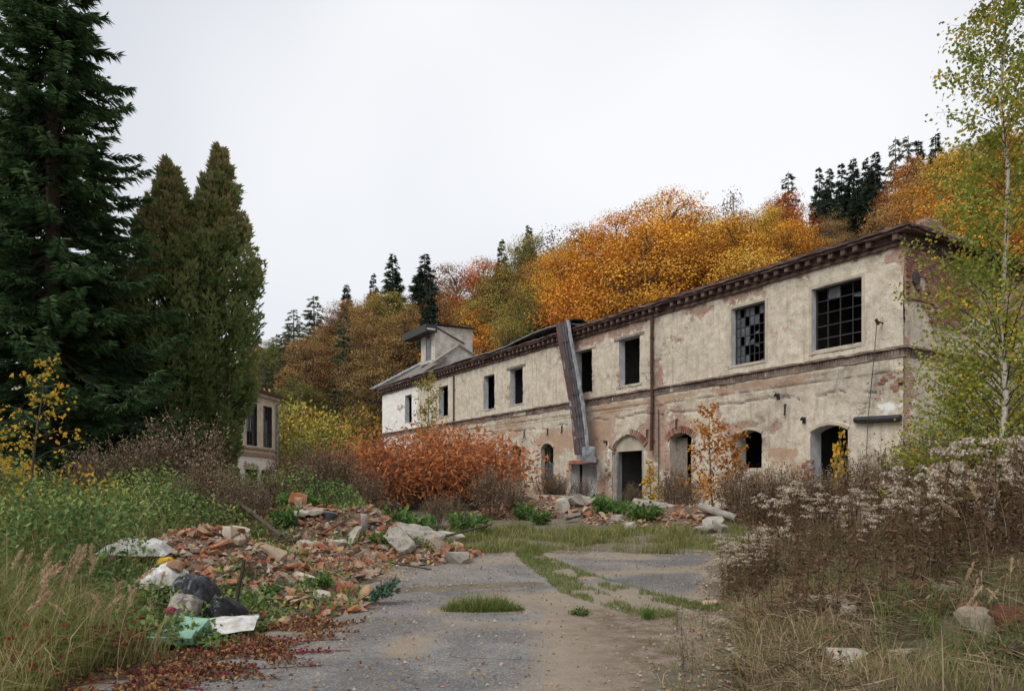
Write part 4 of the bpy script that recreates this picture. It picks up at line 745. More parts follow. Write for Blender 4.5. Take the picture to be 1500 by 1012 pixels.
# the trees one can point to: column, top row, distance, colour, kind, width, what singles it out
for a in [
 (985, 268, 62, 'maple', 'b', 1.0, "big maple with orange crest over green inner leaves above the brick cornice", 3), (905, 295, 66, 'orange', 'b', .85, "orange tree left of the big green and orange maple", 1),
 (1040, 310, 60, 'gold', 'b', .7, "golden green tree right of the big maple, under the bare larch", 3), (860, 318, 70, 'orange', 'b', .8, "amber orange tree with pale trunk above the hanging roof sheet", 4),
 (1150, 268, 62, 'redorange', 'b', .95, "fiery orange tree above the smaller barred window", 0), (1120, 300, 58, 'gold', 'b', .8, "yellow orange tree below the fiery orange one", 5), (1215, 305, 60, 'tawny', 'b', .75, "brownish yellow tree just left of the dark spruce group", 2),
 (1335, 262, 48, 'orange', 'b', .8, "bright orange tree rising behind the near roof corner", 4), (1290, 330, 46, 'orange', 'b', .5, "small orange tree touching the cornice near its corner", 1), (1330, 228, 66, 'rust', 'b', .8, "rusty tree above the bright orange one near the roof corner", 3),
 (1250, 230, 82, 'spruce', 'c', 1.0, "tallest dark spruce of the clump at the top of the slope", 0), (1215, 246, 80, 'spruce', 'c', .9, "slim dark spruce at the left edge of the hilltop clump", 1), (1233, 238, 84, 'spruce', 'c', .9, "dark spruce second from the left in the hilltop clump", 2), (1282, 222, 80, 'spruce', 'c', 1.05, "broad dark spruce at the right end of the hilltop clump", 0), (1268, 232, 86, 'spruce', 'c', .9, "dark spruce behind the right end of the hilltop clump", 1), (1200, 244, 86, 'spruce', 'c', .8, "lone slim spruce standing out against the sky left of the hilltop clump", 2),
 (1255, 275, 70, 'spruce', 'c', 1.3, "wide dark green spruce below the hilltop clump", 1), (1312, 200, 95, 'larch', 'l', .8, "tall thin larch on the skyline right of the spruce clump", 0), (1330, 198, 95, 'pine', 'l', .9, "grey green conifer on the skyline beside the thin larch", 1), (1345, 205, 92, 'spruce', 'c', 1.0, "dark spruce on the skyline left of the birch crown", 2), (1370, 196, 92, 'spruce', 'c', 1.0, "dark spruce on the skyline touching the birch crown", 0),
 (1155, 250, 95, 'spruce', 'l', .9, "small dark pine poking up behind the fiery orange tree", 0), (1075, 268, 75, 'grey', 't', .6, "nearly bare larch standing between two orange crowns on the skyline", 1),
 (575, 370, 100, 'spruce', 'c', 1.2, "dark spruce on the skyline left of the roof turret", 0), (622, 371, 88, 'spruce', 'c', 1.35, "tall dark spruce rising directly above the roof turret", 1), (547, 400, 118, 'spruce', 'c', .9, "small spruce tip on the skyline left of two bigger spruces", 2), (508, 415, 120, 'spruce', 'c', 1.1, "dark leaning spruce at the left of the wooded skyline", 0),
 (460, 432, 112, 'pine', 'l', 1.5, "tall grey green pine right of the pointed thujas", 0), (430, 452, 118, 'pine', 'l', 1.4, "grey green pine second from the thujas on the skyline", 1), (405, 488, 115, 'pine', 'l', 1.4, "grey green pine closest to the thujas", 0), (378, 478, 125, 'spruce', 'c', .9, "dark conifer tip peeping out beside the right thuja", 1), (374, 502, 100, 'orange', 'b', .45, "small orange tree peeping out beside the right thuja", 2),
 (470, 470, 100, 'pine', 'l', 1.5, "pale green pine in front of the tallest pine at the left of the wood", 1), (505, 440, 92, 'brown', 'b', .9, "broad brown tree above the yellow bushes at the left of the wood", 5), (545, 425, 95, 'rust', 'b', .9, "ochre brown tree left of the roof turret", 3), (590, 440, 84, 'olive', 'b', .85, "amber and olive tree directly behind the turret's eaves", 2),
 (660, 372, 92, 'rust', 'b', 1.0, "rusty orange crown on the skyline right of the turret spruce", 0), (710, 366, 88, 'redorange', 'b', .8, "reddish tree on the skyline above the turret's right edge", 1), (735, 380, 80, 'olive', 'b', .9, "olive green tree right of the reddish one", 4), (770, 345, 90, 'olive', 'b', .8, "dark olive crown on the skyline with a pine beside it", 5), (735, 350, 98, 'pine', 'c', .9, "small dark pine on the skyline behind the olive crowns", 2), (775, 330, 99, 'pine', 'c', .9, "blue green pine tip on the skyline left of the bare trees", 0),
 (815, 322, 92, 'grey', 't', .8, "grey bare topped tree on the skyline left of the orange trees", 0), (838, 322, 90, 'grey', 't', .7, "second bare topped tree on the skyline left of the orange trees", 1), (820, 350, 76, 'gold', 'b', .85, "amber tree in front of the two bare topped trees", 3), (775, 415, 62, 'green', 'b', .55, "round grey green tree low on the slope above the sheet roof", 1), (745, 440, 60, 'olive', 'b', .6, "low olive tree just above the sheet roof", 0), (870, 400, 56, 'gold', 'b', .55, "low yellow tree just above the hanging roof sheet", 2), (690, 440, 74, 'olive', 'b', .7, "olive yellow tree right behind the turret", 5), (930, 405, 52, 'orange', 'b', .45, "small orange tree just above the cornice below the big maple", 3)]:
    forest(a[0], a[1], a[2], a[3], a[4], a[5], a[6], a[7])
# the rest of the wood
mixes = [(330, 440, ['pine', 'pine', 'pine', 'green', 'brown']), (440, 560, ['brown', 'brown', 'tawny', 'pine', 'olive']), (560, 690, ['rust', 'brown', 'olive', 'spruce', 'brown']), (690, 850, ['olive', 'gold', 'rust', 'brown', 'green', 'orange', 'rust']),
         (850, 1060, ['orange', 'gold', 'orange', 'maple', 'rust']), (1060, 1200, ['orange', 'gold', 'orange', 'redorange', 'gold']), (1200, 1320, ['spruce', 'tawny', 'brown', 'spruce', 'orange']), (1320, 1620, ['rust', 'orange', 'gold', 'brown', 'tawny'])]
cands = []
for gs_ in np.arange(-32, 150, 5.2):
    for gw in np.arange(3, 62, 5.4):
        s_ = gs_+rng.uniform(-1.8, 1.8); e_ = gw+rng.uniform(-1.8, 1.8)*(1 if gw > 4 else .4); wf = 9.5-.7*max(s_-45, 0); wv = e_+wf
        X_ = 11.1-.528*s_+.849*wv; Y_ = 20.3+.849*s_+.528*wv
        if Y_ < 25: continue
        px = 750+1050*X_/Y_
        if 335 < px < 1600: cands.append((e_, X_, Y_, px))
nf = 0
for e_, X_, Y_, px in cands:
    if any((X_-q[0])**2+(Y_-q[1])**2 < (2.2+.25*q[2])**2 for q in placed) or nf >= 235: continue
    z0 = gz_(X_, Y_); cap = (713-np.interp(px, SKY[:, 0], SKY[:, 1])-rng.uniform(4, 34)-np.interp(px, [560, 600, 640, 1170, 1195, 1310, 1335], [0, 25, 0, 0, 62, 62, 8]))/1050*Y_+1.6-z0
    if cap < 5: continue
    H = min(cap, rng.uniform(11, 19)); top = 713-(z0+H-1.6)/Y_*1050
    rl = np.interp(px, [560, 1325, 1600], [568, 333, 250])             # the factory's roof line: skip what it hides entirely
    if 560 < px and top > rl-8: continue
    col = random.choice(next(m[2] for m in mixes if m[0] <= px < m[1]))
    kind = 'c' if col == 'spruce' else 'l' if col == 'pine' else 't' if rng.random() < .06 else 'b'
    forest(px, top, Y_, col, kind, rng.uniform(.8, 1.1)); nf += 1
print("forest fill", nf)

# shrubs at the foot of the slope, left of the factory
def shrub_mesh(seed, H=3.0, R=1.6, ns=26, per=90, leaf=.16, up=.8, stem_r=.018, wn=.5, lo=.25):
    global rng; keep = rng; rng = np.random.default_rng(seed); st = Geo(); lf = Geo(); P = []; D_ = []; T_ = []
    for i in range(ns):
        a = rng.uniform(0, 2*PI); r = R*rng.random()**.6; h = H*(1-.35*(r/R)**2)*rng.uniform(.75, 1.05); b0 = np.array([np.cos(a)*r*.25, np.sin(a)*r*.25, 0]); tp = np.array([np.cos(a)*r, np.sin(a)*r, h]); m_ = (b0+tp)/2+np.array([0, 0, .1*h])+rng.normal(0, .06*R, 3)
        t = np.linspace(0, 1, 6)[:, None]; pts = (1-t)**2*b0+2*t*(1-t)*m_+t*t*tp; st.tube(pts, np.linspace(stem_r, .004, 6), 4, rng.random(), False)
        k = int(per*rng.uniform(.7, 1.3)); tt = rng.uniform(lo, 1, k); Q = np.stack([np.interp(tt, t[:, 0], pts[:, j]) for j in range(3)], 1)+rng.normal(0, .10*R, (k, 3))*np.array([1, 1, .8]); P.append(Q); d_ = rdir(k, up)+(Q-np.array([0, 0, H*.3]))*np.array([1, 1, .2])/R*.5; D_.append(d_); T_.append(np.clip(.45+.35*rng.normal(size=k)*.7+.25*(Q[:, 2]/H-.5), 0, 1))
        for j in range(4):
            q0 = pts[rng.integers(2, 5)]; st.tube([q0, q0+rng.normal(0, .14*R, 3)+np.array([0, 0, .18*H])*rng.random()], [.008, .003], 3, rng.random(), False)
    P = np.vstack(P); P[:, 2] = np.maximum(P[:, 2], .04); D_ = np.vstack(D_); n = len(P)
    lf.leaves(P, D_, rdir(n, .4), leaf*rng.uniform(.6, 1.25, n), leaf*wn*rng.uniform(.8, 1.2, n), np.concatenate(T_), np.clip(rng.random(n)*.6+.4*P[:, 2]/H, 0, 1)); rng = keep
    return st.mesh("shrub_stems"), lf.mesh("shrub_leaves")
SHR = [shrub_mesh(400+i, 3.2, 1.7, 34, 80, .17) for i in range(3)]
for i, (px, yt, Y, col, lab) in enumerate([(415, 582, 62, 'yellowgreen', "yellow green bush right of the side building"), (450, 590, 64, 'gold', "golden bush second to the right of the side building"), (478, 608, 58, 'yellowgreen', "lime yellow bush at the foot of the wood, before the golden one"), (520, 600, 66, 'olive', "olive bush left of the factory's far corner"), (545, 580, 70, 'gold', "yellow bush touching the factory's far corner"), (495, 590, 76, 'tawny', "tawny bush behind the lime yellow one"), (430, 640, 50, 'green', "dark green bush right of the side building's rain pipe"), (400, 655, 46, 'rust', "reddish brown bush at the side building's corner"), (470, 655, 46, 'brown', "brown bush below the lime yellow one"), (520, 640, 52, 'yellowgreen', "pale green bush above the rust red bush's left end")]):
    x = at(px, Y); z0 = gz_(x, Y); H = (713-yt)/1050*Y+1.6-z0; s = H/3.1
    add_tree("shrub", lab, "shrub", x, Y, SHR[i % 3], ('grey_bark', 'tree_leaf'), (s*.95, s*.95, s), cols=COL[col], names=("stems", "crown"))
# near conifers on the left
SP = [conifer(500, H=18.6, R=3.9, gap=.29, nb=9, per=115, wsp=.16, lsp=.36, droop=.46, pw=.92), conifer(501, H=18, R=3.9, gap=.38, nb=8, per=80, wsp=.17, lsp=.4, droop=.42, pw=.75)]
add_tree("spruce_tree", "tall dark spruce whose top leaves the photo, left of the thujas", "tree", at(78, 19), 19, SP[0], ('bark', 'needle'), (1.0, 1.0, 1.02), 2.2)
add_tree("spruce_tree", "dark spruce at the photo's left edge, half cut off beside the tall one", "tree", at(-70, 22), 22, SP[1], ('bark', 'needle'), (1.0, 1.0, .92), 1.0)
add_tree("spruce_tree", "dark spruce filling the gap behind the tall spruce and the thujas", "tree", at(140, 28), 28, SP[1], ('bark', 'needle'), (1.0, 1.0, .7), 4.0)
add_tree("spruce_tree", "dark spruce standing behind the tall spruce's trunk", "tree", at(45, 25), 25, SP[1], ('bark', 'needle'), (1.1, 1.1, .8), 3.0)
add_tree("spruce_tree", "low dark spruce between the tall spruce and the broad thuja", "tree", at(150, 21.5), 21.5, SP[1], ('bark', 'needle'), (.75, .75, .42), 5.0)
def thuja(seed, H, R, ncl=520, per=62):
    global rng; keep = rng; rng = np.random.default_rng(seed); tr = Geo(); cr_ = Geo()
    tr.tube([(0, 0, 0), (.05, 0, H*.6), (0, 0, H*.97)], [.22, .1, .01], 7)
    u = rng.random(ncl)**.85; az = rng.uniform(0, 2*PI, ncl); prof = np.interp(u, [0, .06, .2, .4, .64, .82, .93, 1], [.42, .48, .62, .92, .88, .47, .18, .02])
    rr = R*prof*(1-.62*rng.random(ncl)**2.6)*(.8+.4*fbm(az*1.3+seed, u*9, 3)); o_ = np.stack([np.cos(az), np.sin(az), 0*az], 1); cen = o_*rr[:, None]; cen[:, 2] = .25+u*(H-.6)
    for i in range(0, ncl, 2): a = cen[i]; tr.tube([(0, 0, max(.1, a[2]-.9*rr[i]-.3)), (a[0]*.6, a[1]*.6, a[2]-.4*rr[i]-.1), a], [.03, .02, .006], 3, .5, False)
    ci = np.repeat(np.arange(ncl), per); n = len(ci); t = rng.random(n); sc = (.34+.66*prof[ci])*rng.uniform(.7, 1.25, ncl)[ci]
    w_ = np.sin(np.clip(t*1.05, 0, 1)*PI)**.7*.24+.03; a2 = rng.uniform(0, 2*PI, n); P = cen[ci]+np.stack([np.cos(a2), np.sin(a2), 0*a2], 1)*(w_*sc*rng.random(n)**.5)[:, None]+(o_[ci]*.28+np.array([0, 0, 1.0]))*((t-.45)*1.15*sc)[:, None]
    ti = np.clip(.22+.12*rng.normal(size=n)+.3*t+.34*sst(u, .35, 1)[ci]*rng.uniform(.3, 1.3, ncl)[ci]+.16*(rng.random(ncl)-.5)[ci], 0, 1); D_ = norm(o_[ci]*.45+np.stack([np.cos(a2), np.sin(a2), 0*a2], 1)*.35+np.array([0, 0, .85])+rng.normal(0, .28, (n, 3)))
    S_ = norm(np.cross(D_, rdir(n)))
    for ang, q in ((.3, 1), (-.45, .8)): cr_.leaves(P, D_*math.cos(ang)+S_*math.sin(ang), rdir(n), .19*q*rng.uniform(.6, 1.25, n), .06, np.clip(ti+rng.normal(0, .06, n), 0, 1), .5, .05)
    rng = keep; return tr.mesh("thuja_trunk"), cr_.mesh("thuja_crown")
TH1 = thuja(600, 11.4, 1.62); TH2 = thuja(601, 11.6, 1.42, 500)
add_tree("thuja_tree", "broad pointed thuja with browning top next to the dark spruce", "tree", at(248, 22), 22, TH1, ('bark', 'thuja'), (1, 1, .99), .3, z=gz_(at(252, 22), 22)-.5)
add_tree("thuja_tree", "narrower and taller of the two pointed thujas, beside the side building", "tree", at(301, 22.5), 22.5, TH2, ('bark', 'thuja'), 1, 1.3, z=gz_(at(328, 22), 22)-.2).rotation_euler = (0, .042, 0)

# ------------------------------------------------------------------ rubble
def hull(pts, name="rock"):
    bm = bmesh.new()
    for p in pts: bm.verts.new(p)
    r = bmesh.ops.convex_hull(bm, input=bm.verts); bmesh.ops.delete(bm, geom=[v for v in bm.verts if not v.link_faces], context='VERTS')
    me = bpy.data.meshes.new(name); bm.to_mesh(me); bm.free(); return me
def rock_mesh(size, n=22, chop=.25, name="rock"):
    v = rng.uniform(-1, 1, (n, 3)); k = rng.integers(0, 3, n); v[np.arange(n), k] = np.sign(v[np.arange(n), k]); v = v*(1-chop*rng.random((n, 1))); return hull(v*np.array(size)/2, name)
def slab_mesh(l, w_, t, nx=9, ny=6, rough=.02, name="slab"):
    """broken slab: thick sheet with ragged outline and chipped rim"""
    q = np.linspace(0, 2*PI, 22, endpoint=False); sq = np.maximum(abs(np.cos(q)), abs(np.sin(q))); x = np.cos(q)/sq*l/2*(1-.14*rng.random(22)); y = np.sin(q)/sq*w_/2*(1-.14*rng.random(22))
    V = np.concatenate([np.stack([x*s, y*s, np.full(22, z)+rng.normal(0, rough, 22)], 1) for s, z in ((.97, -t/2), (1, -t*.3), (1.0, t*.3), (.95, t/2), (.5, t/2))]+[[[0, 0, t/2], [0, 0, -t/2]]])
    i = np.arange(22); F = [np.stack([i+22*k, (i+1) % 22+22*k, (i+1) % 22+22*k+22, i+22*k+22], 1) for k in range(4)]
    F3 = [np.stack([i+88, (i+1) % 22+88, np.full(22, 110)], 1), np.stack([(i+1) % 22, i, np.full(22, 111)], 1)]; return mk(name, V, F+F3)
BR = [rock_mesh((.25, .12, .068), 16, .06, "loose_brick") for _ in range(4)]+[rock_mesh((.15, .12, .068), 15, .12, "loose_brick") for _ in range(5)]+[rock_mesh((.11, .1, .065), 13, .2, "loose_brick") for _ in range(4)]
for m_ in BR: m_.materials.append(M['rubble_brick'])
def heap(label, ridge, rad, nb, seed, ncr=1600, group="heaps of broken brick", bsc=1.0, noise=.5):
    global rng; keep = rng; rng = np.random.default_rng(seed); R = np.array(ridge); c = R[:, :2].mean(0)
    def hz(x, y):
        d = np.full(np.shape(x), 1e9); h = np.zeros(np.shape(x))
        for a, b in zip(R[:-1], R[1:]):
            t = np.clip(((x-a[0])*(b[0]-a[0])+(y-a[1])*(b[1]-a[1]))/((b[0]-a[0])**2+(b[1]-a[1])**2), 0, 1); q = np.hypot(x-a[0]-t*(b[0]-a[0]), y-a[1]-t*(b[1]-a[1]))/rad
            hh = (a[2]+t*(b[2]-a[2]))*np.clip(1-q, 0, 1)**1.15; h = np.maximum(h, hh); d = np.minimum(d, q)
        return h*(1-noise*.5+noise*fbm(x*1.9+seed, y*1.9, 4))+.05*(fbm(x*5, y*5, 3)-.5)*np.clip((1-d)*3, 0, 1), d
    lo = R[:, :2].min(0)-rad*1.05; hi = R[:, :2].max(0)+rad*1.05; gx = np.arange(lo[0], hi[0], .09); gy = np.arange(lo[1], hi[1], .09); HX, HY = np.meshgrid(gx, gy, indexing='ij'); hh, dd = hz(HX, HY); HZ = terr(HX, HY)+hh-.03*(dd > .93)-.1*(dd >= 1)
    root = thing("rubble_heap", label, "rubble heap", (c[0], c[1], gz_(*c)), 0, group); o0 = np.array(root.location)
    Fh = grid(gx, gy); keepf = (dd.ravel()[Fh] < 1.0).any(1); o = obj("mound", mk("mound", np.stack([HX, HY, HZ], -1).reshape(-1, 3)-o0, [Fh[keepf]], {}, True), M['debris'], root); tag(o, kind='stuff')
    k = 0
    while k < nb:
        x, y = rng.uniform(lo, hi); h_, d_ = hz(np.array(x), np.array(y))
        if d_ > .98 or rng.random() > 1.1-.75*d_**2: continue
        o = obj("brick", BR[int(rng.integers(len(BR)))], None, root); s = rng.uniform(.75, 1.25)*bsc; o.scale = (s, s, s*rng.uniform(.9, 1.2)); o.location = (x-o0[0], y-o0[1], gz_(x, y)+float(h_)+.02*s-o0[2]+rng.uniform(-.01, .05)); o.rotation_euler = (rng.normal(0, .45), rng.normal(0, .45), rng.uniform(0, 6.28)); k += 1
    g = Geo(); P = rng.uniform(lo, hi, (ncr*3, 2)); h_, d_ = hz(P[:, 0], P[:, 1]); sel = (d_ < 1.0) & (rng.random(len(P)) > .35*d_); P = P[sel][:ncr]; h_ = h_[sel][:ncr]; n = len(P); s = rng.uniform(.018, .055, n)*bsc
    cen = np.stack([P[:, 0], P[:, 1], terr(P[:, 0], P[:, 1])+h_+.008], 1)-o0; b = np.array([[1, 0, 0], [-.5, .87, 0], [-.5, -.87, .1], [.1, 0, .9]])
    V = cen[:, None]+s[:, None, None]*(b[None]+rng.uniform(-.5, .5, (n, 4, 3))); i = (np.arange(n)*4)[:, None]
    g.add(V.reshape(-1, 3), [i+np.array([[0, 1, 3]]), i+np.array([[1, 2, 3]]), i+np.array([[2, 0, 3]])], np.repeat(rng.random(n), 4)); tag(g.build("crumbs", M['crumb'], root), kind='stuff')
    rng = keep; return hz
hA = heap("nearest heap of broken orange bricks beside the dumped rubbish", [(-3.5, 12.9, .22), (-4.0, 11.6, .3), (-4.5, 10.5, .8), (-3.75, 10.2, .62), (-3.2, 9.6, .28)], 1.4, 300, 71, 4200, bsc=1.15)
hB = heap("heap of broken bricks under the tilted concrete slabs", [(-5.3, 15.6, .35), (-3.9, 15.0, .62), (-2.9, 15.2, .78), (-2.1, 14.6, .35)], 1.5, 300, 72, 2600, bsc=1.2)
hC = heap("flat heap of bricks and stones in front of the two doorways", [(.2, 23.0, .3), (1.6, 24.0, .5), (2.8, 23.6, .35)], 1.7, 170, 73, 1400, bsc=1.2)
hD = heap("low heap of bricks and posts below the orange sapling", [(3.4, 21.0, .35), (5.0, 20.4, .5), (6.6, 19.6, .4)], 1.4, 150, 74, 1200, bsc=1.15)
def put(name, me, mat, label, cat, x, y, dz=0.0, rot=(0, 0, 0), group=None, sc=1.0, h=None):
    o = obj(name, me, M[mat] if mat else None); o.location = (x, y, gz_(x, y)+(float(h(np.array(x), np.array(y))[0]) if h else 0)+dz); o.rotation_euler = rot; o.scale = (sc,)*3 if not hasattr(sc, '__len__') else sc
    return tag(o, label, cat, group)
put("concrete_slab", slab_mesh(1.2, .72, .13), 'concrete', "largest tilted grey concrete slab on top of the brick heap", "concrete slab", at(610, 14.8), 14.8, .14, (.16, .22, -.45), h=hB)
put("concrete_slab", slab_mesh(1.1, .4, .13), 'concrete', "long narrow concrete slab leaning below the largest slab", "concrete slab", at(585, 14.0), 14.0, .2, (.62, .3, -1.05), h=hB)
put("white_post", rock_mesh((.13, .12, .6), 24, .06), 'concrete', "short whitewashed stump of a post standing in the brick heap", "post", at(534, 14.6), 14.6, .1, (.25, -.1, .4), h=hB)
put("boulder", rock_mesh((.52, .32, .26), 40, .2), 'concrete', "pale oblong block lying alone on the asphalt beside the heap", "stone block", at(672, 13.6), 13.6, .1, (0, .05, -.15))
put("masonry_chunk", rock_mesh((.75, .5, .3), 34, .22), 'plaster_light', "pale orange chunk of masonry in the grass right of the tilted slabs", "masonry chunk", at(655, 16.4), 16.4, .14, (.1, .1, .3))
put("stone_slab", slab_mesh(.62, .4, .07), 'stone', "flat pale stone slab at the left of the slab heap", "stone slab", at(452, 14.8), 14.8, .1, (.1, -.08, .3), h=hB)
put("stone_slab", slab_mesh(.5, .3, .07), 'stone', "small flat pale slab below the larger flat one", "stone slab", at(452, 13.6), 13.6, .18, (.12, .1, -.3), h=hB)
put("masonry_chunk", rock_mesh((.36, .3, .3), 30, .2), 'rubble_brick', "dark squarish block standing behind the flat pale slab", "stone block", at(436, 15.4), 15.4, .2, (.2, .2, .5), h=hB)
put("masonry_chunk", rock_mesh((.28, .2, .2), 26, .14), 'plaster_light', "yellowish block topping the nearest brick heap", "stone block", at(349, 10.4), 10.4, .12, (.3, .3, .2), h=hA)
put("masonry_chunk", rock_mesh((.24, .2, .18), 26, .14), 'plaster_light', "yellowish block leaning at the upper left of the nearest brick heap", "stone block", at(337, 10.2), 10.2, .05, (.1, .6, 1.2), h=hA)
put("masonry_chunk", rock_mesh((.5, .2, .13), 30, .16), 'rubble_brick', "string of bricks still mortared together on the near heap's crest", "masonry chunk", at(395, 10.2), 10.2, .05, (.1, .32, -.25), h=hA)
put("masonry_chunk", rock_mesh((.52, .22, .15), 30, .16), 'plaster_light', "sand coloured lump with mortar on the slope of the near heap", "masonry chunk", at(450, 10.0), 10.0, .06, (.1, .3, -.3), h=hA)
put("masonry_chunk", rock_mesh((.3, .22, .34), 30, .25), 'rubble_brick', "orange lump of brickwork at the right foot of the near heap", "masonry chunk", at(506, 9.8), 9.8, .05, (.3, .1, .5), h=hA)
put("concrete_beam", rock_mesh((1.9, .22, .2), 34, .06), 'concrete', "long pale concrete beam lying in front of the doorways", "concrete beam", at(805, 24.2), 24.2, .12, (0, .02, .05), h=hC)
for i, (px, yy, s, lb) in enumerate([(842, 23.4, (.85, .6, .45), "biggest grey boulder on the heap before the doorways"), (822, 22.9, (.8, .5, .5), "grey angular stone left of the biggest boulder"), (795, 24.8, (.8, .4, .35), "flat grey stone lying above the concrete beam"), (862, 23.4, (.6, .4, .3), "pale flat stone right of the biggest boulder"), (905, 20.4, (.4, .3, .28), "grey stone in the grass below the weeds"), (920, 18.8, (.45, .3, .22), "yellowish stone in the grass left of the bank"), (1055, 18.6, (.55, .4, .3), "squarish stone at the right foot of the post heap"), (1045, 19.2, (.8, .6, .4), "wide stone under the fallen white post"), (1030, 18.3, (.6, .3, .18), "flat pale stone below the fallen white post")]):
    put("boulder", rock_mesh(s, 30, .2), 'concrete' if i % 2 == 0 else 'stone', lb, "stone", at(px, yy), yy, .12, (rng.normal(0, .15), rng.normal(0, .15), rng.uniform(0, 6)), h=hC if i < 4 else None)
def pole(name, label, cat, p, q, r, mat, n=7):
    p = np.array(p, float); q = np.array(q, float); g = Geo(); t = np.linspace(0, 1, 6)[:, None]; g.tube(p*0+(q-p)*t+rng.normal(0, r*.12, (6, 3)), np.linspace(r, r*.85, 6), n); o = g.build(name, M[mat]); o.location = p; return tag(o, label, cat)
pole("fallen_post", "thick pale post with round end lying on the low heap", "post", (at(930, 21.4), 21.4, 1.12), (at(990, 20.6), 20.6, .95), .17, 'concrete', 9)
pole("fallen_post", "whitish post lying at the right end of the low heap", "post", (at(1026, 19.8), 19.8, 1.08), (at(1078, 19.0), 19.0, .78), .11, 'concrete', 9)
pole("timber", "dark timber leaning down through the dry brush at left", "beam", (at(330, 14), 14, 1.52), (at(412, 12.3), 12.3, .75), .05, 'dark_wood', 4)
pole("dry_branch", "long bare branch lying from the brick heap onto the asphalt", "branch", (at(560, 13.0), 13.0, .26), (at(632, 12.7), 12.7, .14), .018, 'dark_wood', 5)
pole("dry_branch", "long grey stick lying right of the tilted slabs", "branch", (at(622, 15.6), 15.6, .42), (at(720, 16.4), 16.4, .75), .03, 'dark_wood', 5)
pole("iron_rod", "rusty rod sticking out of the middle of the slab heap", "rod", (at(470, 14.2), 14.2, .65), (at(515, 14.4), 14.4, 1.0), .018, 'rust', 5)
pole("dry_branch", "forked grey stick standing beside the black bag", "branch", (at(345, 8.3), 8.3, .25), (at(358, 8.2), 8.2, .78), .024, 'dark_wood', 5)
pole("timber", "grey plank end lying in the grass before the doorways", "beam", (at(828, 20.6), 20.6, .72), (at(848, 21), 21, .78), .09, 'wood', 4)
for px, py, Y0_, lb in [(205, 700, 14.5, "pale plank end sticking out of the green undergrowth"), (240, 690, 15.5, "second pale stick rising from the undergrowth near the brown brush")]:
    pole("dead_stick", lb, "stick", (at(px, Y0_), Y0_, 1.3), (at(px+14, Y0_), Y0_, 1.62), .05, 'wood', 4)
# bucket
BK = thing("bucket", "black plastic bucket lying open on the brick heap", "bucket", (at(480, 14.9), 14.9, gz_(at(480, 14.9), 14.9)+.42)); g = Geo(); q = np.arange(14)*2*PI/14
V = [(r*np.cos(t), r*np.sin(t), z) for r, z in ((.13, 0), (.17, .22), (.155, .22), (.12, .02)) for t in q]; i = np.arange(14); g.add(V, [np.stack([i+14*k, (i+1) % 14+14*k, (i+1) % 14+14*k+14, i+14*k+14], 1) for k in range(3)]+[i[None]+42]); g.build("pail", M['iron'], BK)
g = Geo(); g.tube([(.17*math.cos(t), .17*math.sin(t), .22) for t in np.linspace(0, 2*PI, 15)], .012, 4); g.build("rim", M['zinc'], BK); BK.rotation_euler = (-.35, .1, 0)

# ------------------------------------------------------------------ dumped rubbish
def crumple(l, w_, h, seed, n=26, fold=3.0, name="crumpled_sheet"):
    x = np.linspace(-l/2, l/2, n); y = np.linspace(-w_/2, w_/2, n); X_, Y_ = np.meshgrid(x, y, indexing='ij'); e = np.clip(1-(np.abs(X_)/(l/2))**4, 0, 1)*np.clip(1-(np.abs(Y_)/(w_/2))**4, 0, 1)
    Z_ = h*e*(.35+.9*fbm(X_*fold+seed, Y_*fold, 4))-.9*h*e*np.abs(fbm(X_*fold*2.2, Y_*fold*2.2+seed, 4)-.5); X_ = X_*(1+.25*(fbm(Y_*2+seed, X_*2, 3)-.5)); Y_ = Y_*(1+.5*(fbm(X_*3+seed+9, Y_*1, 3)-.5)); return mk(name, np.stack([X_, Y_, Z_-.02], -1).reshape(-1, 3), [grid(x, y)], {}, False)
M['plastic_white'] = simple("dirty_white_plastic", (0.72, 0.71, 0.69), (0.36, 0.33, 0.28), 9, .5, .2); M['plastic_black'] = simple("black_plastic", (0.018, 0.02, 0.026), (0.03, 0.032, 0.04), 5, .32, .3, spec=.5)
M['yellow'] = simple("yellow_plastic", (0.75, 0.48, 0.03), (0.6, 0.36, 0.03), 6, .5, .1); M['foam_green'] = simple("mint_green_board", (0.3, 0.5, 0.38), (0.17, 0.3, 0.22), 7, .8, .4); M['pink'] = simple("dark_red_plastic", (0.22, 0.03, 0.05), (0.14, 0.02, 0.03), 6, .5)
def litter(name, me, mat, label, cat, px, Y, dz, rot=(0, 0, 0), sc=1.0):
    return put(name, me, mat, label, cat, at(px, Y), Y, dz, rot, None, sc)
litter("plastic_sheet", crumple(.85, .45, .2, 3), 'plastic_white', "crumpled white plastic sheet lying on the undergrowth", "plastic sheet", 200, 9.3, .46, (.15, .05, .1))
litter("plastic_wrapper", crumple(.22, .18, .16, 5, 12), 'yellow', "small bright yellow wrapper beside the white sheet", "wrapper", 243, 9.2, .40, (.5, .2, .4))
litter("plastic_bag", crumple(.55, .4, .26, 8), 'plastic_white', "white carrier bag under a round brick lump", "bag", 240, 8.6, .36, (.2, -.25, .4))
litter("brick_lump", rock_mesh((.2, .17, .16), 30, .3), 'rubble_brick', "round orange lump of brick on the white carrier bag", "brick", 258, 8.55, .58, (0, 0, 0))
litter("plastic_sheet", crumple(.6, .5, .45, 12), 'plastic_black', "torn black plastic draped over the grey mattress lump", "plastic sheet", 284, 8.4, .2, (.2, .1, -.1))
litter("bin_bag", crumple(.42, .45, .5, 14), 'plastic_black', "shiny black bin bag leaning by the forked stick", "bag", 327, 8.1, .12, (.7, .1, -.3))
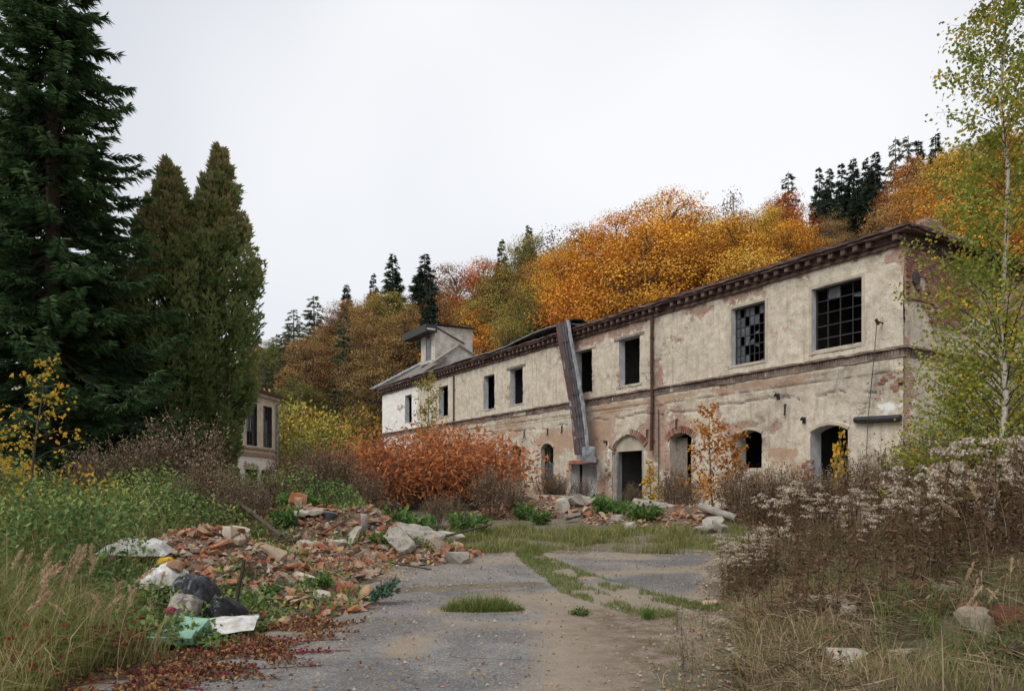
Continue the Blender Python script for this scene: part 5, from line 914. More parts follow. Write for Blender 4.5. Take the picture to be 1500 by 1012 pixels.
litter("stained_padding", crumple(.34, .46, .26, 21, 26, 4), 'concrete', "stained grey lump of padding between bag and green boards", "padding", 268, 7.9, .22, (.7, .2, .3))
for lab, px, Y, rz, l, w_, dz, tilt in (("lower mint green foam board cracked across, next to the asphalt", 252, 7.15, .15, .42, .2, .13, .3), ("upper mint green foam board lying on the cracked one", 277, 7.4, -.1, .34, .22, .17, .45)):
    g = Geo(); g.box((-l/2, -w_/2, -.04), (l/2, w_/2, .04), .012); litter("foam_board", g.mesh("foam_board"), 'foam_green', lab, "foam board", px, Y, dz, (tilt, .05, rz))
litter("plastic_scrap", rock_mesh((.13, .1, .08), 20, .3), 'pink', "dark red plastic scrap left of the green boards", "scrap", 248, 7.5, .30)
litter("white_board", crumple(.72, .36, .07, 33, 22, 2.5), 'plastic_white', "thin white board lying flat by the edge of the asphalt", "board", 326, 7.65, .15, (.3, -.05, .18))
litter("bottle", rock_mesh((.2, .07, .07), 26, .2), 'foam_green', "small green bottle among the bricks right of the black bag", "bottle", 368, 8.3, .12)
# spruce twig at the foot of the near heap
g = Geo(); base = np.zeros(3)
for b in range(9):
    a = rng.uniform(-.7, .7); tip = np.array([math.cos(a)*.5, math.sin(a)*.5*.6, rng.uniform(.1, .34)]); n = 60; t = rng.uniform(.15, 1, n)[:, None]; g.leaves(tip*t, np.tile(tip, (n, 1))*1.0+rng.normal(0, .3, (n, 3)), rdir(n), .09, .022, rng.random(n))
tw = g.build("spruce_twig", M['blue_green']); tw.location = (at(527, 9.6), 9.6, gz_(at(527, 9.6), 9.6)+.05); tag(tw, "cut green spruce twig on the asphalt at the near heap's foot", "twig")

# ------------------------------------------------------------------ ground plants
def scatter(n, x0, x1, y0, y1, cond): 
    P = np.empty((0, 2))
    while len(P) < n: q = rng.uniform((x0, y0), (x1, y1), (n*2, 2)); P = np.vstack([P, q[cond(q[:, 0], q[:, 1])]])
    return P[:n]
def grass(name, mat, P, hmin, hmax, wd, tint, leanx=(0, 0), leans=.45, hmod=None):
    n = len(P); h = rng.uniform(hmin, hmax, n)*rng.uniform(.6, 1, n); 
    if hmod is not None: h = h*hmod
    lean = rng.normal(0, leans, (n, 3)); lean[:, 2] = 0; lean[:, 0] += leanx[0]; lean[:, 1] += leanx[1]; lean = lean/np.maximum(np.linalg.norm(lean, axis=1, keepdims=True)/1.1, 1)
    g = Geo(); g.blades(np.stack([P[:, 0], P[:, 1], terr(P[:, 0], P[:, 1])-.01], 1), h, lean, wd*rng.uniform(.6, 1.3, n), np.clip(tint, 0, 1)); o = g.build(name, M[mat]); return tag(o, kind='stuff')
P = scatter(30000, -7.5, -1.8, 4.4, 9.4, lambda x, y: (x < XL(y)-.12-.5*fbm(x*2, y*2, 3)) & (rng.random(len(x)) < .35+.9*fbm(x*1.3, y*1.3, 4)) & (y < 8.3-.35*(x+3)*(x > -4.6)) & ~((x > -4.0) & (y > 6.6)))
t_ = .68+.45*rng.normal(size=len(P))*.6+.9*(fbm(P[:, 0]*.8+5, P[:, 1]*.8, 3)-.5)-.12*sst(6.2-P[:, 1], 0, 1); grass("grass", 'grass', P, .2, .78, .0075, t_, (.22, -.05), .58, .5+fbm(P[:, 0], P[:, 1], 3))
CLEAR = [(at(1462, 5.9), 5.85, .42), (at(1440, 5.7), 5.65, .36), (at(1485, 5.6), 5.5, .34), (at(1348, 7.6), 7.5, .26), (at(1385, 7.4), 7.3, .24), (at(1262, 8.7), 8.55, .3), (at(1210, 7.9), 7.75, .36), (at(1243, 6.9), 6.8, .16), (at(1320, 5.5), 5.4, .22), (at(1240, 5.7), 5.6, .2), (at(1180, 8), 7.9, .2), (at(1465, 8.4), 8.25, .3)]
def weight_r(x, y):
    ok = x > XR(y)+.05+.5*(fbm(x*2, y*2, 3)-.3)
    for a, b, c in CLEAR: ok = ok & (np.hypot(x-a, (y-b)*.9) > c*(.7+.5*fbm(x*6, y*6, 2)))
    return ok
P = scatter(40000, 1.2, 9.5, 4.2, 14.5, lambda x, y: weight_r(x, y) & (rng.random(len(x)) < 3.4*(fbm(x*1.8, y*1.8, 4)-.27)) & (x < .84*y+1.6))
gr = fbm(P[:, 0]*1.3+31, P[:, 1]*.9, 4); t_ = .6+.26*rng.normal(size=len(P))-1.0*np.clip(gr-.5, 0, .4)*3; grass("dry_grass", 'dry_grass', P, .14, .5, .006, t_, (-.2, -.25), .6, .3+1.5*fbm(P[:, 0]*1.6+9, P[:, 1]*1.6, 3)**1.2)
P = scatter(17000, -1.6, 7.2, 14.4, 19.0, lambda x, y: (rng.random(len(x)) < (fbm(x*1.7+3, y*2.4, 4)-.44)*4) & (y > 15.0-.25*np.abs(x-.3)+.5*(x > 1)*1) & (x < XR(y)+.5))
grass("grass", 'grass', P, .12, .42, .011, .52+.24*rng.normal(size=len(P)), (0, 0), .5, .2+1.5*fbm(P[:, 0]*1.9, P[:, 1]*1.9, 3))
P = scatter(9500, -.2, 3.2, 8.6, 15.3, lambda x, y: (np.maximum(seg(x, y, STRIP, .36), seg(x, y, STRIP2, .3)) > .15) & (fbm(x*2.3, y*1.6+4, 3) > .43))
grass("grass", 'grass', P, .04, .15, .008, .34+.2*rng.normal(size=len(P)), (0, 0), .6)
P = scatter(2600, -1.2, .3, 8.9, 9.6, lambda x, y: (((x+.45)/.62)**2+((y-9.2)/.17)**2 < 1) & (rng.random(len(x)) < 1.2-((x+.3)/.6)**2))
grass("grass", 'grass', P, .08, .34, .007, .34+.22*rng.normal(size=len(P)), (0, 0), .5, np.clip(1.15-1.1*((P[:, 0]+.4)/.65)**2, .25, 1))
P = scatter(1500, 1.2, 2.6, 5.2, 9.5, lambda x, y: (x > XR(y)-.75) & (x < XR(y)+.1) & (fbm(x*4, y*4, 2) > .52))
grass("dry_grass", 'dry_grass', P, .03, .16, .006, .4+.3*rng.normal(size=len(P)), (0, 0), .7)
P = scatter(26000, 1.2, 9.5, 4.2, 14.5, lambda x, y: weight_r(x, y) & (fbm(x*1.1+3, y*1.1+8, 4) > .42) & (x < .84*y+1.6)); n = len(P); a_ = rng.uniform(0, 6.28, n); g = Geo(); D_ = np.stack([np.cos(a_), np.sin(a_), rng.normal(.12, .22, n)], 1)
g.leaves(np.stack([P[:, 0], P[:, 1], terr(P[:, 0], P[:, 1])+.01+.2*rng.random(n)**2], 1), D_, rdir(n, 1), rng.uniform(.12, .45, n), rng.uniform(.005, .011, n), np.clip(.45+.33*rng.normal(size=n), 0, 1), .5, .1); tag(g.build("matted_grass", M['thatch']), kind='stuff')
P = scatter(7000, 1.2, 9.0, 4.6, 13, lambda x, y: weight_r(x, y) & (fbm(x*1.6+3, y*1.6, 3) > .45) & (x < .84*y+1.6)); n = len(P); g = Geo(); g.leaves(np.stack([P[:, 0], P[:, 1], terr(P[:, 0], P[:, 1])+.02+.16*rng.random(n)], 1), rdir(n), rdir(n, 1.5), rng.uniform(.03, .08, n), .035, rng.random(n)*.8); tag(g.build("fallen_leaves", M['litter']), kind='stuff')
# green tufts that stand out on the right bank
def tuft(n, h, wd, lo, hi, seed):
    r = np.random.default_rng(seed); g = Geo(); P = np.column_stack([r.normal(0, .05, (n, 2)), np.zeros(n)]); l_ = r.normal(0, .65, (n, 3)); l_[:, 2] = 0; g.blades(P, h*r.uniform(.5, 1, n), l_, wd, r.uniform(lo, hi, n)); return g.mesh("grass_tuft")
TUF = tuft(130, .38, .009, .0, .5, 1)
for px, Y, s, lb in [(1425, 8.2, 1.1, "bright green grass tuft high on the dry bank"), (1215, 6.1, .8, "green grass tuft near the photo's bottom edge on the bank"), (1300, 6.3, .9, "wider green tuft right of the lowest one on the bank"), (1360, 5.9, .8, "green tuft beside the pale stone at the bank's foot"), (950, 8.6, .75, "low green tuft at the edge of the brown track")]:
    put("grass_tuft", TUF, 'grass', lb, "grass tuft", at(px, Y), Y, -.01, (0, 0, rng.uniform(0, 6)), sc=s)
# undergrowth of nettles and brambles on the left
def uh(x, y): return .12+2.3*np.clip(fbm(x*.8+2, y*.8, 4)-.27, 0, 1)*sst(XL(y)-x, .6, 3.2)+.25*fbm(x*2, y*2, 3)
def undercond(x, y): return (x < XL(y)-1.0+.5*(y < 9)) & (hA(x, y)[1] > .72) & (hB(x, y)[1] > .85) & (rng.random(len(x)) < .25+fbm(x*1.1+7, y*1.1, 4)) & (y > 8.0+.35*np.clip(x+3.6, -3, 9))
P = scatter(52000, -14, -2.6, 7.6, 18.5, undercond); n = len(P); u = rng.random(n)**.45; g = Geo(); hh = uh(P[:, 0], P[:, 1])
Q = np.stack([P[:, 0], P[:, 1], terr(P[:, 0], P[:, 1])+.02+u*hh], 1); tz = np.clip(.42+.22*rng.normal(size=n)+1.0*(fbm(P[:, 0]*1.1, P[:, 1]*1.1+9, 4)-.5)+.15*(u-.7), 0, 1)
g.leaves(Q, rdir(n, -.1), rdir(n, 1.6), rng.uniform(.05, .11, n), rng.uniform(.03, .06, n), tz, .5, .12); tag(g.build("undergrowth", M['green_leaf']), kind='stuff')
P = scatter(11000, -13, -3, 8.5, 17, undercond); n = len(P); grass("undergrowth_grass", 'grass', P, .4, 1.15, .009, .6+.33*rng.normal(size=n), (.15, 0), .35, uh(P[:, 0], P[:, 1])+.25)
# ivy and leaves among the rubbish
P = scatter(5200, -5.2, -2.5, 7.0, 9.2, lambda x, y: (x < XL(y)-.12) & (fbm(x*2.2, y*2.2, 3) > .46)); n = len(P); g = Geo(); g.leaves(np.stack([P[:, 0], P[:, 1], terr(P[:, 0], P[:, 1])+.02+rng.random(n)**.7*.3*sst(XL(P[:, 1])-P[:, 0], .1, .9)], 1), rdir(n, 0), rdir(n, 1.6), .07, .05, np.clip(.4+.25*rng.normal(size=n), 0, 1)); tag(g.build("creeping_leaves", M['green_leaf']), kind='stuff')
g = Geo()
for hf, x0, x1, y0, y1 in ((hA, -6.2, -1.8, 8.2, 13.2), (hB, -6.8, -.6, 13.2, 16.8)):
    P = scatter(1500, x0, x1, y0, y1, lambda x, y: (hf(x, y)[1] < .97) & (fbm(x*1.9+3, y*1.9, 3) > .6)); n = len(P); g.leaves(np.stack([P[:, 0], P[:, 1], terr(P[:, 0], P[:, 1])+hf(P[:, 0], P[:, 1])[0]+.03+.13*rng.random(n)], 1), rdir(n, .1), rdir(n, 1.5), rng.uniform(.05, .09, n), .045, np.clip(.5+.25*rng.normal(size=n), 0, 1))
tag(g.build("creeping_leaves", M['green_leaf']), kind='stuff')
P = scatter(2600, -6.2, -1.0, 8.2, 16.5, lambda x, y: (np.minimum(hA(x, y)[1], hB(x, y)[1]) < .98) & (fbm(x*2.3+13, y*2.3, 3) > .52)); n = len(P); g = Geo(); hh = np.maximum(hA(P[:, 0], P[:, 1])[0], hB(P[:, 0], P[:, 1])[0]); g.leaves(np.stack([P[:, 0], P[:, 1], terr(P[:, 0], P[:, 1])+hh+.02], 1), rdir(n, .3), rdir(n, 1), rng.uniform(.08, .3, n), rng.uniform(.005, .014, n), np.clip(.45+.3*rng.normal(size=n), 0, 1), .5, .1); tag(g.build("splinters_and_straw", M['thatch']), kind='stuff')
for k, (px, Y, sz, hf, lb) in enumerate([(418, 9.6, (.3, .24, .16), hA, "grey mortar lump in the middle of the near heap's slope"), (470, 9.3, (.28, .2, .14), hA, "sandy mortar lump low on the near heap"), (380, 9.2, (.34, .2, .12), hA, "pale lump of mortared brick low on the near heap's left"), (515, 14.4, (.5, .34, .1), hB, "grey slab piece left of the stump in the slab heap"), (640, 14.2, (.55, .36, .12), hB, "tilted slab piece at the slab heap's right end"), (495, 14.0, (.36, .26, .16), hB, "tan stone in the middle of the slab heap")]):
    put("mortar_lump", rock_mesh(sz, 30, .2), 'stone' if k % 2 else 'bank_stone', lb, "stone", at(px, Y), Y, .06, (rng.normal(0, .35), rng.normal(0, .35), rng.uniform(0, 6)), h=hf)
# red creeper and fallen leaves along the left edge of the asphalt
P = scatter(6200, -4.2, -.9, 4.6, 8.6, lambda x, y: (rng.random(len(x)) < np.exp(-np.abs(x-XL(y)-.25)*1.7)*(fbm(x*2.5, y*4, 4) > .43)) & (x < XL(y)+1.5*fbm(x*1.5+4, y*4, 3)+.1)); n = len(P); g = Geo()
g.leaves(np.stack([P[:, 0], P[:, 1], terr(P[:, 0], P[:, 1])+.016+.03*rng.random(n)], 1), rdir(n, 0), rdir(n, 2.5), rng.uniform(.025, .06, n), .032, rng.random(n)); tag(g.build("fallen_leaves", M['litter']), kind='stuff')
g = Geo(); 
for k in range(15):
    y0 = rng.uniform(5.2, 7.9); x0 = XL(y0)-rng.uniform(0, .6); m_ = 9; t = np.linspace(0, 1, m_); xs2 = x0+t*rng.uniform(.5, 1.3); ys2 = y0+.35*(fbm(t*2+k, t*0+k*3.3, 3)-.5)+t*rng.uniform(-.15, .25); pts = np.stack([xs2, ys2, terr(xs2, ys2)+.02], 1); g.tube(pts, .004, 3, .1, False)
    q = 55; tt = rng.random(q); b_ = np.stack([np.interp(tt, t, pts[:, j]) for j in range(3)], 1)+rng.normal(0, .025, (q, 3))*np.array([1, 1, .3]); b_[:, 2] += .012; g.leaves(b_, rdir(q), rdir(q, 1.8), .04, .03, rng.random(q))
for cx_2, cy_2 in ((-3.95, 6.0), (-3.55, 6.35), (-3.8, 5.4)):
    q = 160; b_ = np.array([cx_2, cy_2, gz_(cx_2, cy_2)+.22])+rng.normal(0, 1, (q, 3))*np.array([.18, .14, .09]); g.leaves(b_, rdir(q), rdir(q, 1), .05, .04, rng.random(q))
tag(g.build("red_creeper_leaves", M['creeper']), kind='stuff')
P = scatter(2600, -2, 7.5, 5, 17, lambda x, y: (rng.random(len(x)) < .25+.8*sst(x-XR(y)+.7, 0, .7)) & (x > XL(y)+.2) & (fbm(x*1.7, y*1.7+3, 3) > .48)); n = len(P); g = Geo(); g.leaves(np.stack([P[:, 0], P[:, 1], terr(P[:, 0], P[:, 1])+.02+.02*rng.random(n)], 1), rdir(n, 0), rdir(n, 2.5), rng.uniform(.02, .055, n), .03, np.clip(rng.random(n)+.2, 0, 1)); tag(g.build("fallen_leaves", M['litter']), kind='stuff')
# small stones and grit on the yard
P = scatter(1500, -2.4, 4.6, 5.2, 15.5, lambda x, y: (x > XL(y)) & (x < XR(y)+.3) & (rng.random(len(x)) < .12+np.exp(-np.abs(x-XL(y))*1.6)+.7*sst(x-XR(y)+1, 0, 1)+.35*(strip_at(x, y) > .1))) if False else scatter(3800, -2.4, 4.6, 5.2, 15.5, lambda x, y: (x > XL(y)) & (x < XR(y)+.3) & (rng.random(len(x)) < .1+np.exp(-np.abs(x-XL(y))*1.6)+.6*sst(x-XR(y)+1, 0, 1)))
n = len(P); s = rng.uniform(.008, .026, n); b = np.array([[1, 0, 0], [-.5, .87, 0], [-.5, -.87, .1], [.1, 0, .8]]); V = np.stack([P[:, 0], P[:, 1], terr(P[:, 0], P[:, 1])+.012], 1)[:, None]+s[:, None, None]*(b[None]+rng.uniform(-.4, .4, (n, 4, 3))); i = (np.arange(n)*4)[:, None]; g = Geo(); g.add(V.reshape(-1, 3), [i+np.array([[0, 1, 3]]), i+np.array([[1, 2, 3]]), i+np.array([[2, 0, 3]])], np.repeat(rng.uniform(.3, 1, n), 4)); tag(g.build("gravel", M['crumb']), kind='stuff')

# leafy green weeds on the rubble
WD = [shrub_mesh(700+i, .5, .42, 16, 26, .13, .6, .012, .55, .15) for i in range(2)]
for k, (px, Y, s, h, lb) in enumerate([(470, 9.9, .62, hA, "bright green weed growing on the near brick heap"), (555, 14.3, .55, hB, "green weed between the slabs and the white post"), (440, 16.0, 1.2, hB, "tall light green weed behind the bucket"), (420, 14.6, .9, hB, "green weed left of the flat pale slabs"), (575, 16.8, 1.4, None, "leafy green weed under the rust red bush behind the slabs"), (615, 16.9, 1.3, None, "darker green weed right behind the tilted slabs"), (680, 17.6, 1.3, None, "green weed under the rust red bush beside the pale chunk"), (770, 21.5, 1.1, None, "green weed at the left foot of the doorway heap"), (885, 21.8, 1.45, None, "large green weed right of the doorway heap"), (915, 21.0, 1.3, None, "grassy green weed left of the round ended post"), (945, 20.2, 1.3, None, "green weed in front of the round ended post"), (875, 23.5, 1.3, None, "upright green weed below the collapsed door"), (795, 20.2, .9, None, "small green weed low in front of the doorway heap"), (1235, 11.6, .5, None, "small green weed among the dry stalks of the bank"), (395, 9.3, .4, hA, "small green weed low on the near heap"), (330, 8.6, .6, None, "green weed by the forked stick"), (850, 8.9, .3, None, "tiny green plant at the edge of the dirt track"), (1370, 6.6, .35, None, "small plant with bright green leaves on the bank")]):
    x = at(px, Y); r = add_tree("weed", lb, "weed", x, Y, WD[k % 2], ('stalk', 'weed_leaf'), s, names=("stems", "leaves"), z=gz_(x, Y)+(float(h(np.array(x), np.array(Y))[0]) if h else 0))

# rust red bush in front of the factory
RB = shrub_mesh(720, 2.75, 3.7, 120, 105, .24, -.35, .022, .3, .3)
add_tree("rust_red_bush", "wide bush of drooping rust red leaves in front of the factory", "bush", at(637, 25.5), 25.5, RB, ('grey_bark', 'red_leaf'), (1.1, .8, 1.02), .3, names=("stems", "leaves"))
# dry brown brush
DB = [shrub_mesh(740+i, 1.7, .8, 46, 60, .05, .6, .008, .6, .35) for i in range(3)]; DBG = "dry grey brown brush"
for k, (px, Y, s, lb) in enumerate([(125, 15.5, 1.0, "grey brown dry brush right of the yellow sapling"), (165, 16, 1.05, "dry brush below the tall spruce"), (205, 16, 1.05, "pinkish dry brush between spruce and thuja"), (240, 16.4, 1.1, "dry brush under the broad thuja's left side"), (268, 16, 1.45, "tallest grey dry brush, standing before the broad thuja"), (300, 14, .95, "dark dry brush under the broad thuja"), (330, 13.6, .8, "dark twiggy brush by the leaning timber"), (352, 9.6, .38, "tangle of dark dead stems on the near brick heap's left face"), (365, 15, .72, "dry brush below the side building's wall"), (395, 17, .8, "brown brush right of the leaning timber"), (430, 20, 1.15, "brown brush below the reddish brown bush"), (470, 21, 1.25, "loose brown brush behind the green weed"), (505, 22, 1.2, "brown brush at the rust red bush's left end"), (540, 21, .9, "low brown brush before the rust red bush's left end"), (640, 19.4, .62, "low grey brush in front of the rust red bush"), (665, 19.2, .55, "second low grey brush in front of the rust red bush"), (720, 21.5, 1.0, "tan brush at the rust red bush's right side"), (755, 22.5, .8, "tan brush at the rust red bush's right end"), (800, 27.5, .85, "grey brush under the narrow barred window"), (822, 27.5, .8, "grey brush left of the collapsed door"), (856, 28.5, .68, "grey brush standing in the collapsed doorway"), (925, 26, .55, "brown brush in the arched doorway"), (985, 23.5, .9, "brown brush under the boarded arched opening"), (1010, 22.6, .8, "brown brush left of the orange sapling's foot"), (1080, 20, 1.0, "brown brush right of the orange sapling"), (1105, 19, 1.05, "brown brush below the low dark arched opening"), (1140, 18.5, 1.0, "brown brush below the wall hook"), (1170, 17.6, 1.0, "brown brush left of the right arched doorway"), (1200, 17.5, 1.0, "brown brush in front of the right arched doorway"), (1255, 16.5, 1.05, "brown brush below the pipe on the wall"), (1300, 15, 1.0, "brown brush at the factory's near corner"), (1350, 13.5, 1.1, "dark brush under the birch's left side"), (1400, 13, 1.15, "dark brush under the birch"), (1460, 12.5, 1.2, "dark brush right of the birch trunk")]):
    add_tree("dry_brush", lb, "brush", at(px, Y), Y, DB[k % 3], ('stalk', 'brush'), (s, s, s*rng.uniform(.9, 1.1)), group=DBG, names=("stems", "dry_leaves"))
# dead weeds with fluffy seed heads
def dead_weed(seed, H=1.1):
    r = np.random.default_rng(seed); global rng; keep = rng; rng = r; st = Geo(); hd = Geo(); dl = Geo(); lx, ly = r.normal(0, .07, 2)
    t = np.linspace(0, 1, 6); pts = np.stack([lx*t**2*H, ly*t**2*H, H*.93*t], 1); st.tube(pts, np.linspace(.006, .003, 6), 4, .4, False)
    for k in range(int(r.integers(4, 8))):
        zz = r.uniform(.66, .95)*H; a = r.uniform(0, 6.28); ln = r.uniform(.05, .14); p0 = np.array([lx*(zz/H)**2*H, ly*(zz/H)**2*H, zz]); p1 = p0+np.array([np.cos(a)*ln, np.sin(a)*ln, H*r.uniform(.96, 1.04)-zz]); p1[2] = min(p1[2], p0[2]+.16); st.tube([p0, (p0+p1)/2+np.array([np.cos(a), np.sin(a), 0])*.02, p1], .0025, 3, .5, False)
        q = 34; c = p1+np.clip(r.normal(0, 1, (q, 3)), -1.5, 1.5)*np.array([.03, .03, .011]); hd.leaves(c, rdir(q, .7), rdir(q), r.uniform(.018, .036, q), .022, np.clip(.5+.3*r.normal(size=q), 0, 1), .5, 0)
    n = 36; zz = r.uniform(.12, .85, n)*H; a = r.uniform(0, 6.28, n); P_ = np.stack([lx*(zz/H)**2*H, ly*(zz/H)**2*H, zz], 1); dl.leaves(P_, np.stack([np.cos(a), np.sin(a), r.uniform(-1.2, .1, n)], 1), rdir(n), r.uniform(.05, .12, n), .018, np.clip(.3+.3*r.normal(size=n), 0, 1)); rng = keep
    return st.mesh("weed_stem"), dl.mesh("weed_dry_leaves"), hd.mesh("weed_seed_heads")
DWM = [dead_weed(800+i) for i in range(6)]
for ms in DWM:
    for me, m_ in zip(ms, ('stalk', 'stalk', 'fluff')): me.materials.append(M[m_])
def put_weed(px, Y, h, lab, grp, bare=False):
    if lab.endswith('fluff'):
        wh = next(t for a_, t in ((1125, "at the bank's left tip"), (1190, "left of the right arched doorway"), (1255, "in front of the right arched doorway"), (1325, "below the pipe on the wall"), (1400, "left of the young birch"), (1462, "between young birch and white trunk"), (9999, "right of the white birch trunk")) if px < a_)
        wh = ("" if Y < 9 else "")+wh; wh = wh.replace("near the photo's viewer ", "low on the bank, "); lab = lab+" "+wh; grp = grp+" "+wh
    h *= 1+.4*max(0, (px-1290)/220); x = at(px, Y); r = thing("dead_weed", lab, "dead weed", (x, Y, gz_(x, Y)-.02), rng.uniform(0, 6.28), grp, h/1.1); ms = DWM[int(rng.integers(6))]; r.rotation_euler = (rng.normal(0, .07), rng.normal(0, .07), rng.uniform(0, 6.28))
    for nm, me in zip(("stem", "dry_leaves", "seed_heads"), ms):
        if not (bare and nm == "seed_heads"):
            o = obj(nm, me, None, r)
            if nm == "seed_heads": tag(o, kind='stuff')
for k in range(46): put_weed(rng.uniform(1058, 1135), rng.uniform(9.4, 11.6), rng.uniform(.55, .85), "short dead weed with white fluff at the bank's left tip", "short fluffy dead weeds at the bank's tip")
for k in range(44): put_weed(rng.uniform(1110, 1330), rng.uniform(10, 15), rng.uniform(.55, 1.0)+.45*rng.random()**3, "brown dead weed with white fluff", "brown fluffy dead weeds")
for k in range(62): put_weed(rng.uniform(1270, 1512), rng.uniform(7.3, 11.8), rng.uniform(.6, 1.05)+.45*rng.random()**3, "tall dead weed with pale fluff", "tall fluffy dead weeds")
for k in range(165): put_weed(rng.uniform(1090, 1510), rng.uniform(6.3, 13), rng.uniform(.55, 1.2), "bare brown dead stalk without fluff", "bare dead stalks", True)
put_weed(1276, 12.5, 1.45, "single dead weed overtopping the rest before the right doorway", None)
for k in range(9): put_weed(rng.uniform(985, 1040), rng.uniform(6.0, 8.5), rng.uniform(.3, .5), "low thin dead stalk at the foot of the bank", "low dead stalks at the bank's foot", True)

# feathery grass stalks
def plume_grass(seed):
    r = np.random.default_rng(seed); st = Geo(); pl = Geo(); t = np.linspace(0, 1, 8); bend = r.uniform(.15, .6); pts = np.stack([bend*t**2.6*.9, 0*t, t-.28*bend*t**3], 1); st.tube(pts, np.linspace(.003, .0015, 8), 3, .9, False); n = 130; tt = r.uniform(.76, 1, n); P_ = np.stack([np.interp(tt, t, pts[:, j]) for j in range(3)], 1); tan = norm(pts[-1]-pts[-3]); w_ = np.sin((tt-.74)/.27*PI)
    pl.leaves(P_, tan+r.normal(0, .33, (n, 3)), r.normal(size=(n, 3)), .045*(.4+w_), .009, r.random(n), .5, 0); return st.mesh("plume_stalk"), pl.mesh("plume")
PG = [plume_grass(900+i) for i in range(5)]
for ms in PG: ms[0].materials.append(M['dry_grass']); ms[1].materials.append(M['plume'])
def put_plume(px, Y, h, lab, grp, az):
    x = at(px, Y); r = thing("plume_grass", lab, "grass stalk", (x, Y, gz_(x, Y)), az, grp, h); ms = PG[int(rng.integers(5))]; obj("stalk", ms[0], None, r); obj("plume", ms[1], None, r)
for k in range(30): put_plume(rng.uniform(-20, 175), rng.uniform(5.6, 7.2), rng.uniform(.6, .95), "feathery tan grass stalk in the left grass", "feathery grass stalks at left", rng.normal(.1, .5) if k % 4 else rng.uniform(0, 6.28))
for k in range(7): put_plume(rng.uniform(150, 240), rng.uniform(6.6, 7.6), rng.uniform(.5, .75), "short feathery grass stalk beside the rubbish", "short feathery stalks by the rubbish", rng.uniform(0, 6.28))
for k in range(9): put_plume(rng.uniform(1370, 1500), rng.uniform(5.3, 6.6), rng.uniform(.4, .6), "drooping feathery stalk low on the right bank", "drooping feathery stalks on the bank", rng.normal(0, .8))
for k in range(5): put_plume(rng.uniform(1420, 1480), rng.uniform(7.2, 8.6), rng.uniform(1.0, 1.35), "tall pale feathery stalk by the birch trunk", "tall feathery stalks by the birch", rng.normal(2.8, .5))

# bricks and stones in the right bank
for k, (px, Y, s, mat, lb) in enumerate([(1348, 7.6, (.26, .2, .16), 'dark_brick', "dark red brick lump half buried in the middle of the bank"), (1385, 7.4, (.26, .16, .09), 'bank_stone', "yellowish stone lying right of the red brick lump"), (1265, 8.8, (.26, .18, .1), 'rubble_brick', "orange brick sticking up between the dead weeds"), (1258, 8.5, (.2, .14, .1), 'bank_stone', "sand coloured stone below the orange brick"), (1210, 7.9, (.6, .32, .14), 'bank_stone', "long grey stone lying low on the bank"), (1225, 9.2, (.5, .12, .07), 'wood', "grey board end among the stalks left of the orange brick"), (1180, 8.0, (.2, .16, .09), 'rubble_brick', "small orange brick left of the long grey stone"), (1243, 6.9, (.16, .15, .14), 'stone', "round pale stone in the grass of the bank"), (1466, 5.9, (.42, .22, .11), 'dark_brick', "large dark red brick block at the photo's right edge"), (1440, 5.75, (.36, .28, .18), 'bank_stone', "grey brown stone under the large red block"), (1485, 5.6, (.3, .26, .16), 'dark_brick', "dark red brick below the large red block"), (1455, 5.35, (.55, .1, .08), 'wood', "weathered grey board across the red bricks"), (1465, 8.4, (.24, .2, .12), 'dark_brick', "dark red brick high on the bank near the birch"), (1440, 7.4, (.16, .14, .12), 'stone', "small grey stone high on the bank"), (1320, 5.5, (.28, .2, .1), 'bank_stone', "pale broken stone at the very bottom of the bank"), (1240, 5.7, (.3, .2, .12), 'stone', "pale stone beside the lowest green tuft"), (1075, 7.0, (.17, .11, .04), 'stone', "small pinkish flat stone on the dirt at the bank's foot"), (1040, 9.6, (.2, .13, .07), 'rubble_brick', "orange brick at the bank's left tip"), (1490, 6.9, (.3, .22, .14), 'dark_brick', "brick lump in the shade at the photo's right edge"), (1420, 6.3, (.2, .16, .1), 'dark_brick', "small dark brick in dry grass left of the large red block")]):
    put("bank_stone" if mat != 'wood' else "board", rock_mesh(s, 26, .16), mat, lb, "brick" if 'brick' in mat else "board" if mat == 'wood' else "stone", at(px, Y), Y, s[2]*.42, (rng.normal(0, .25), rng.normal(0, .25), rng.normal(0, .5)))

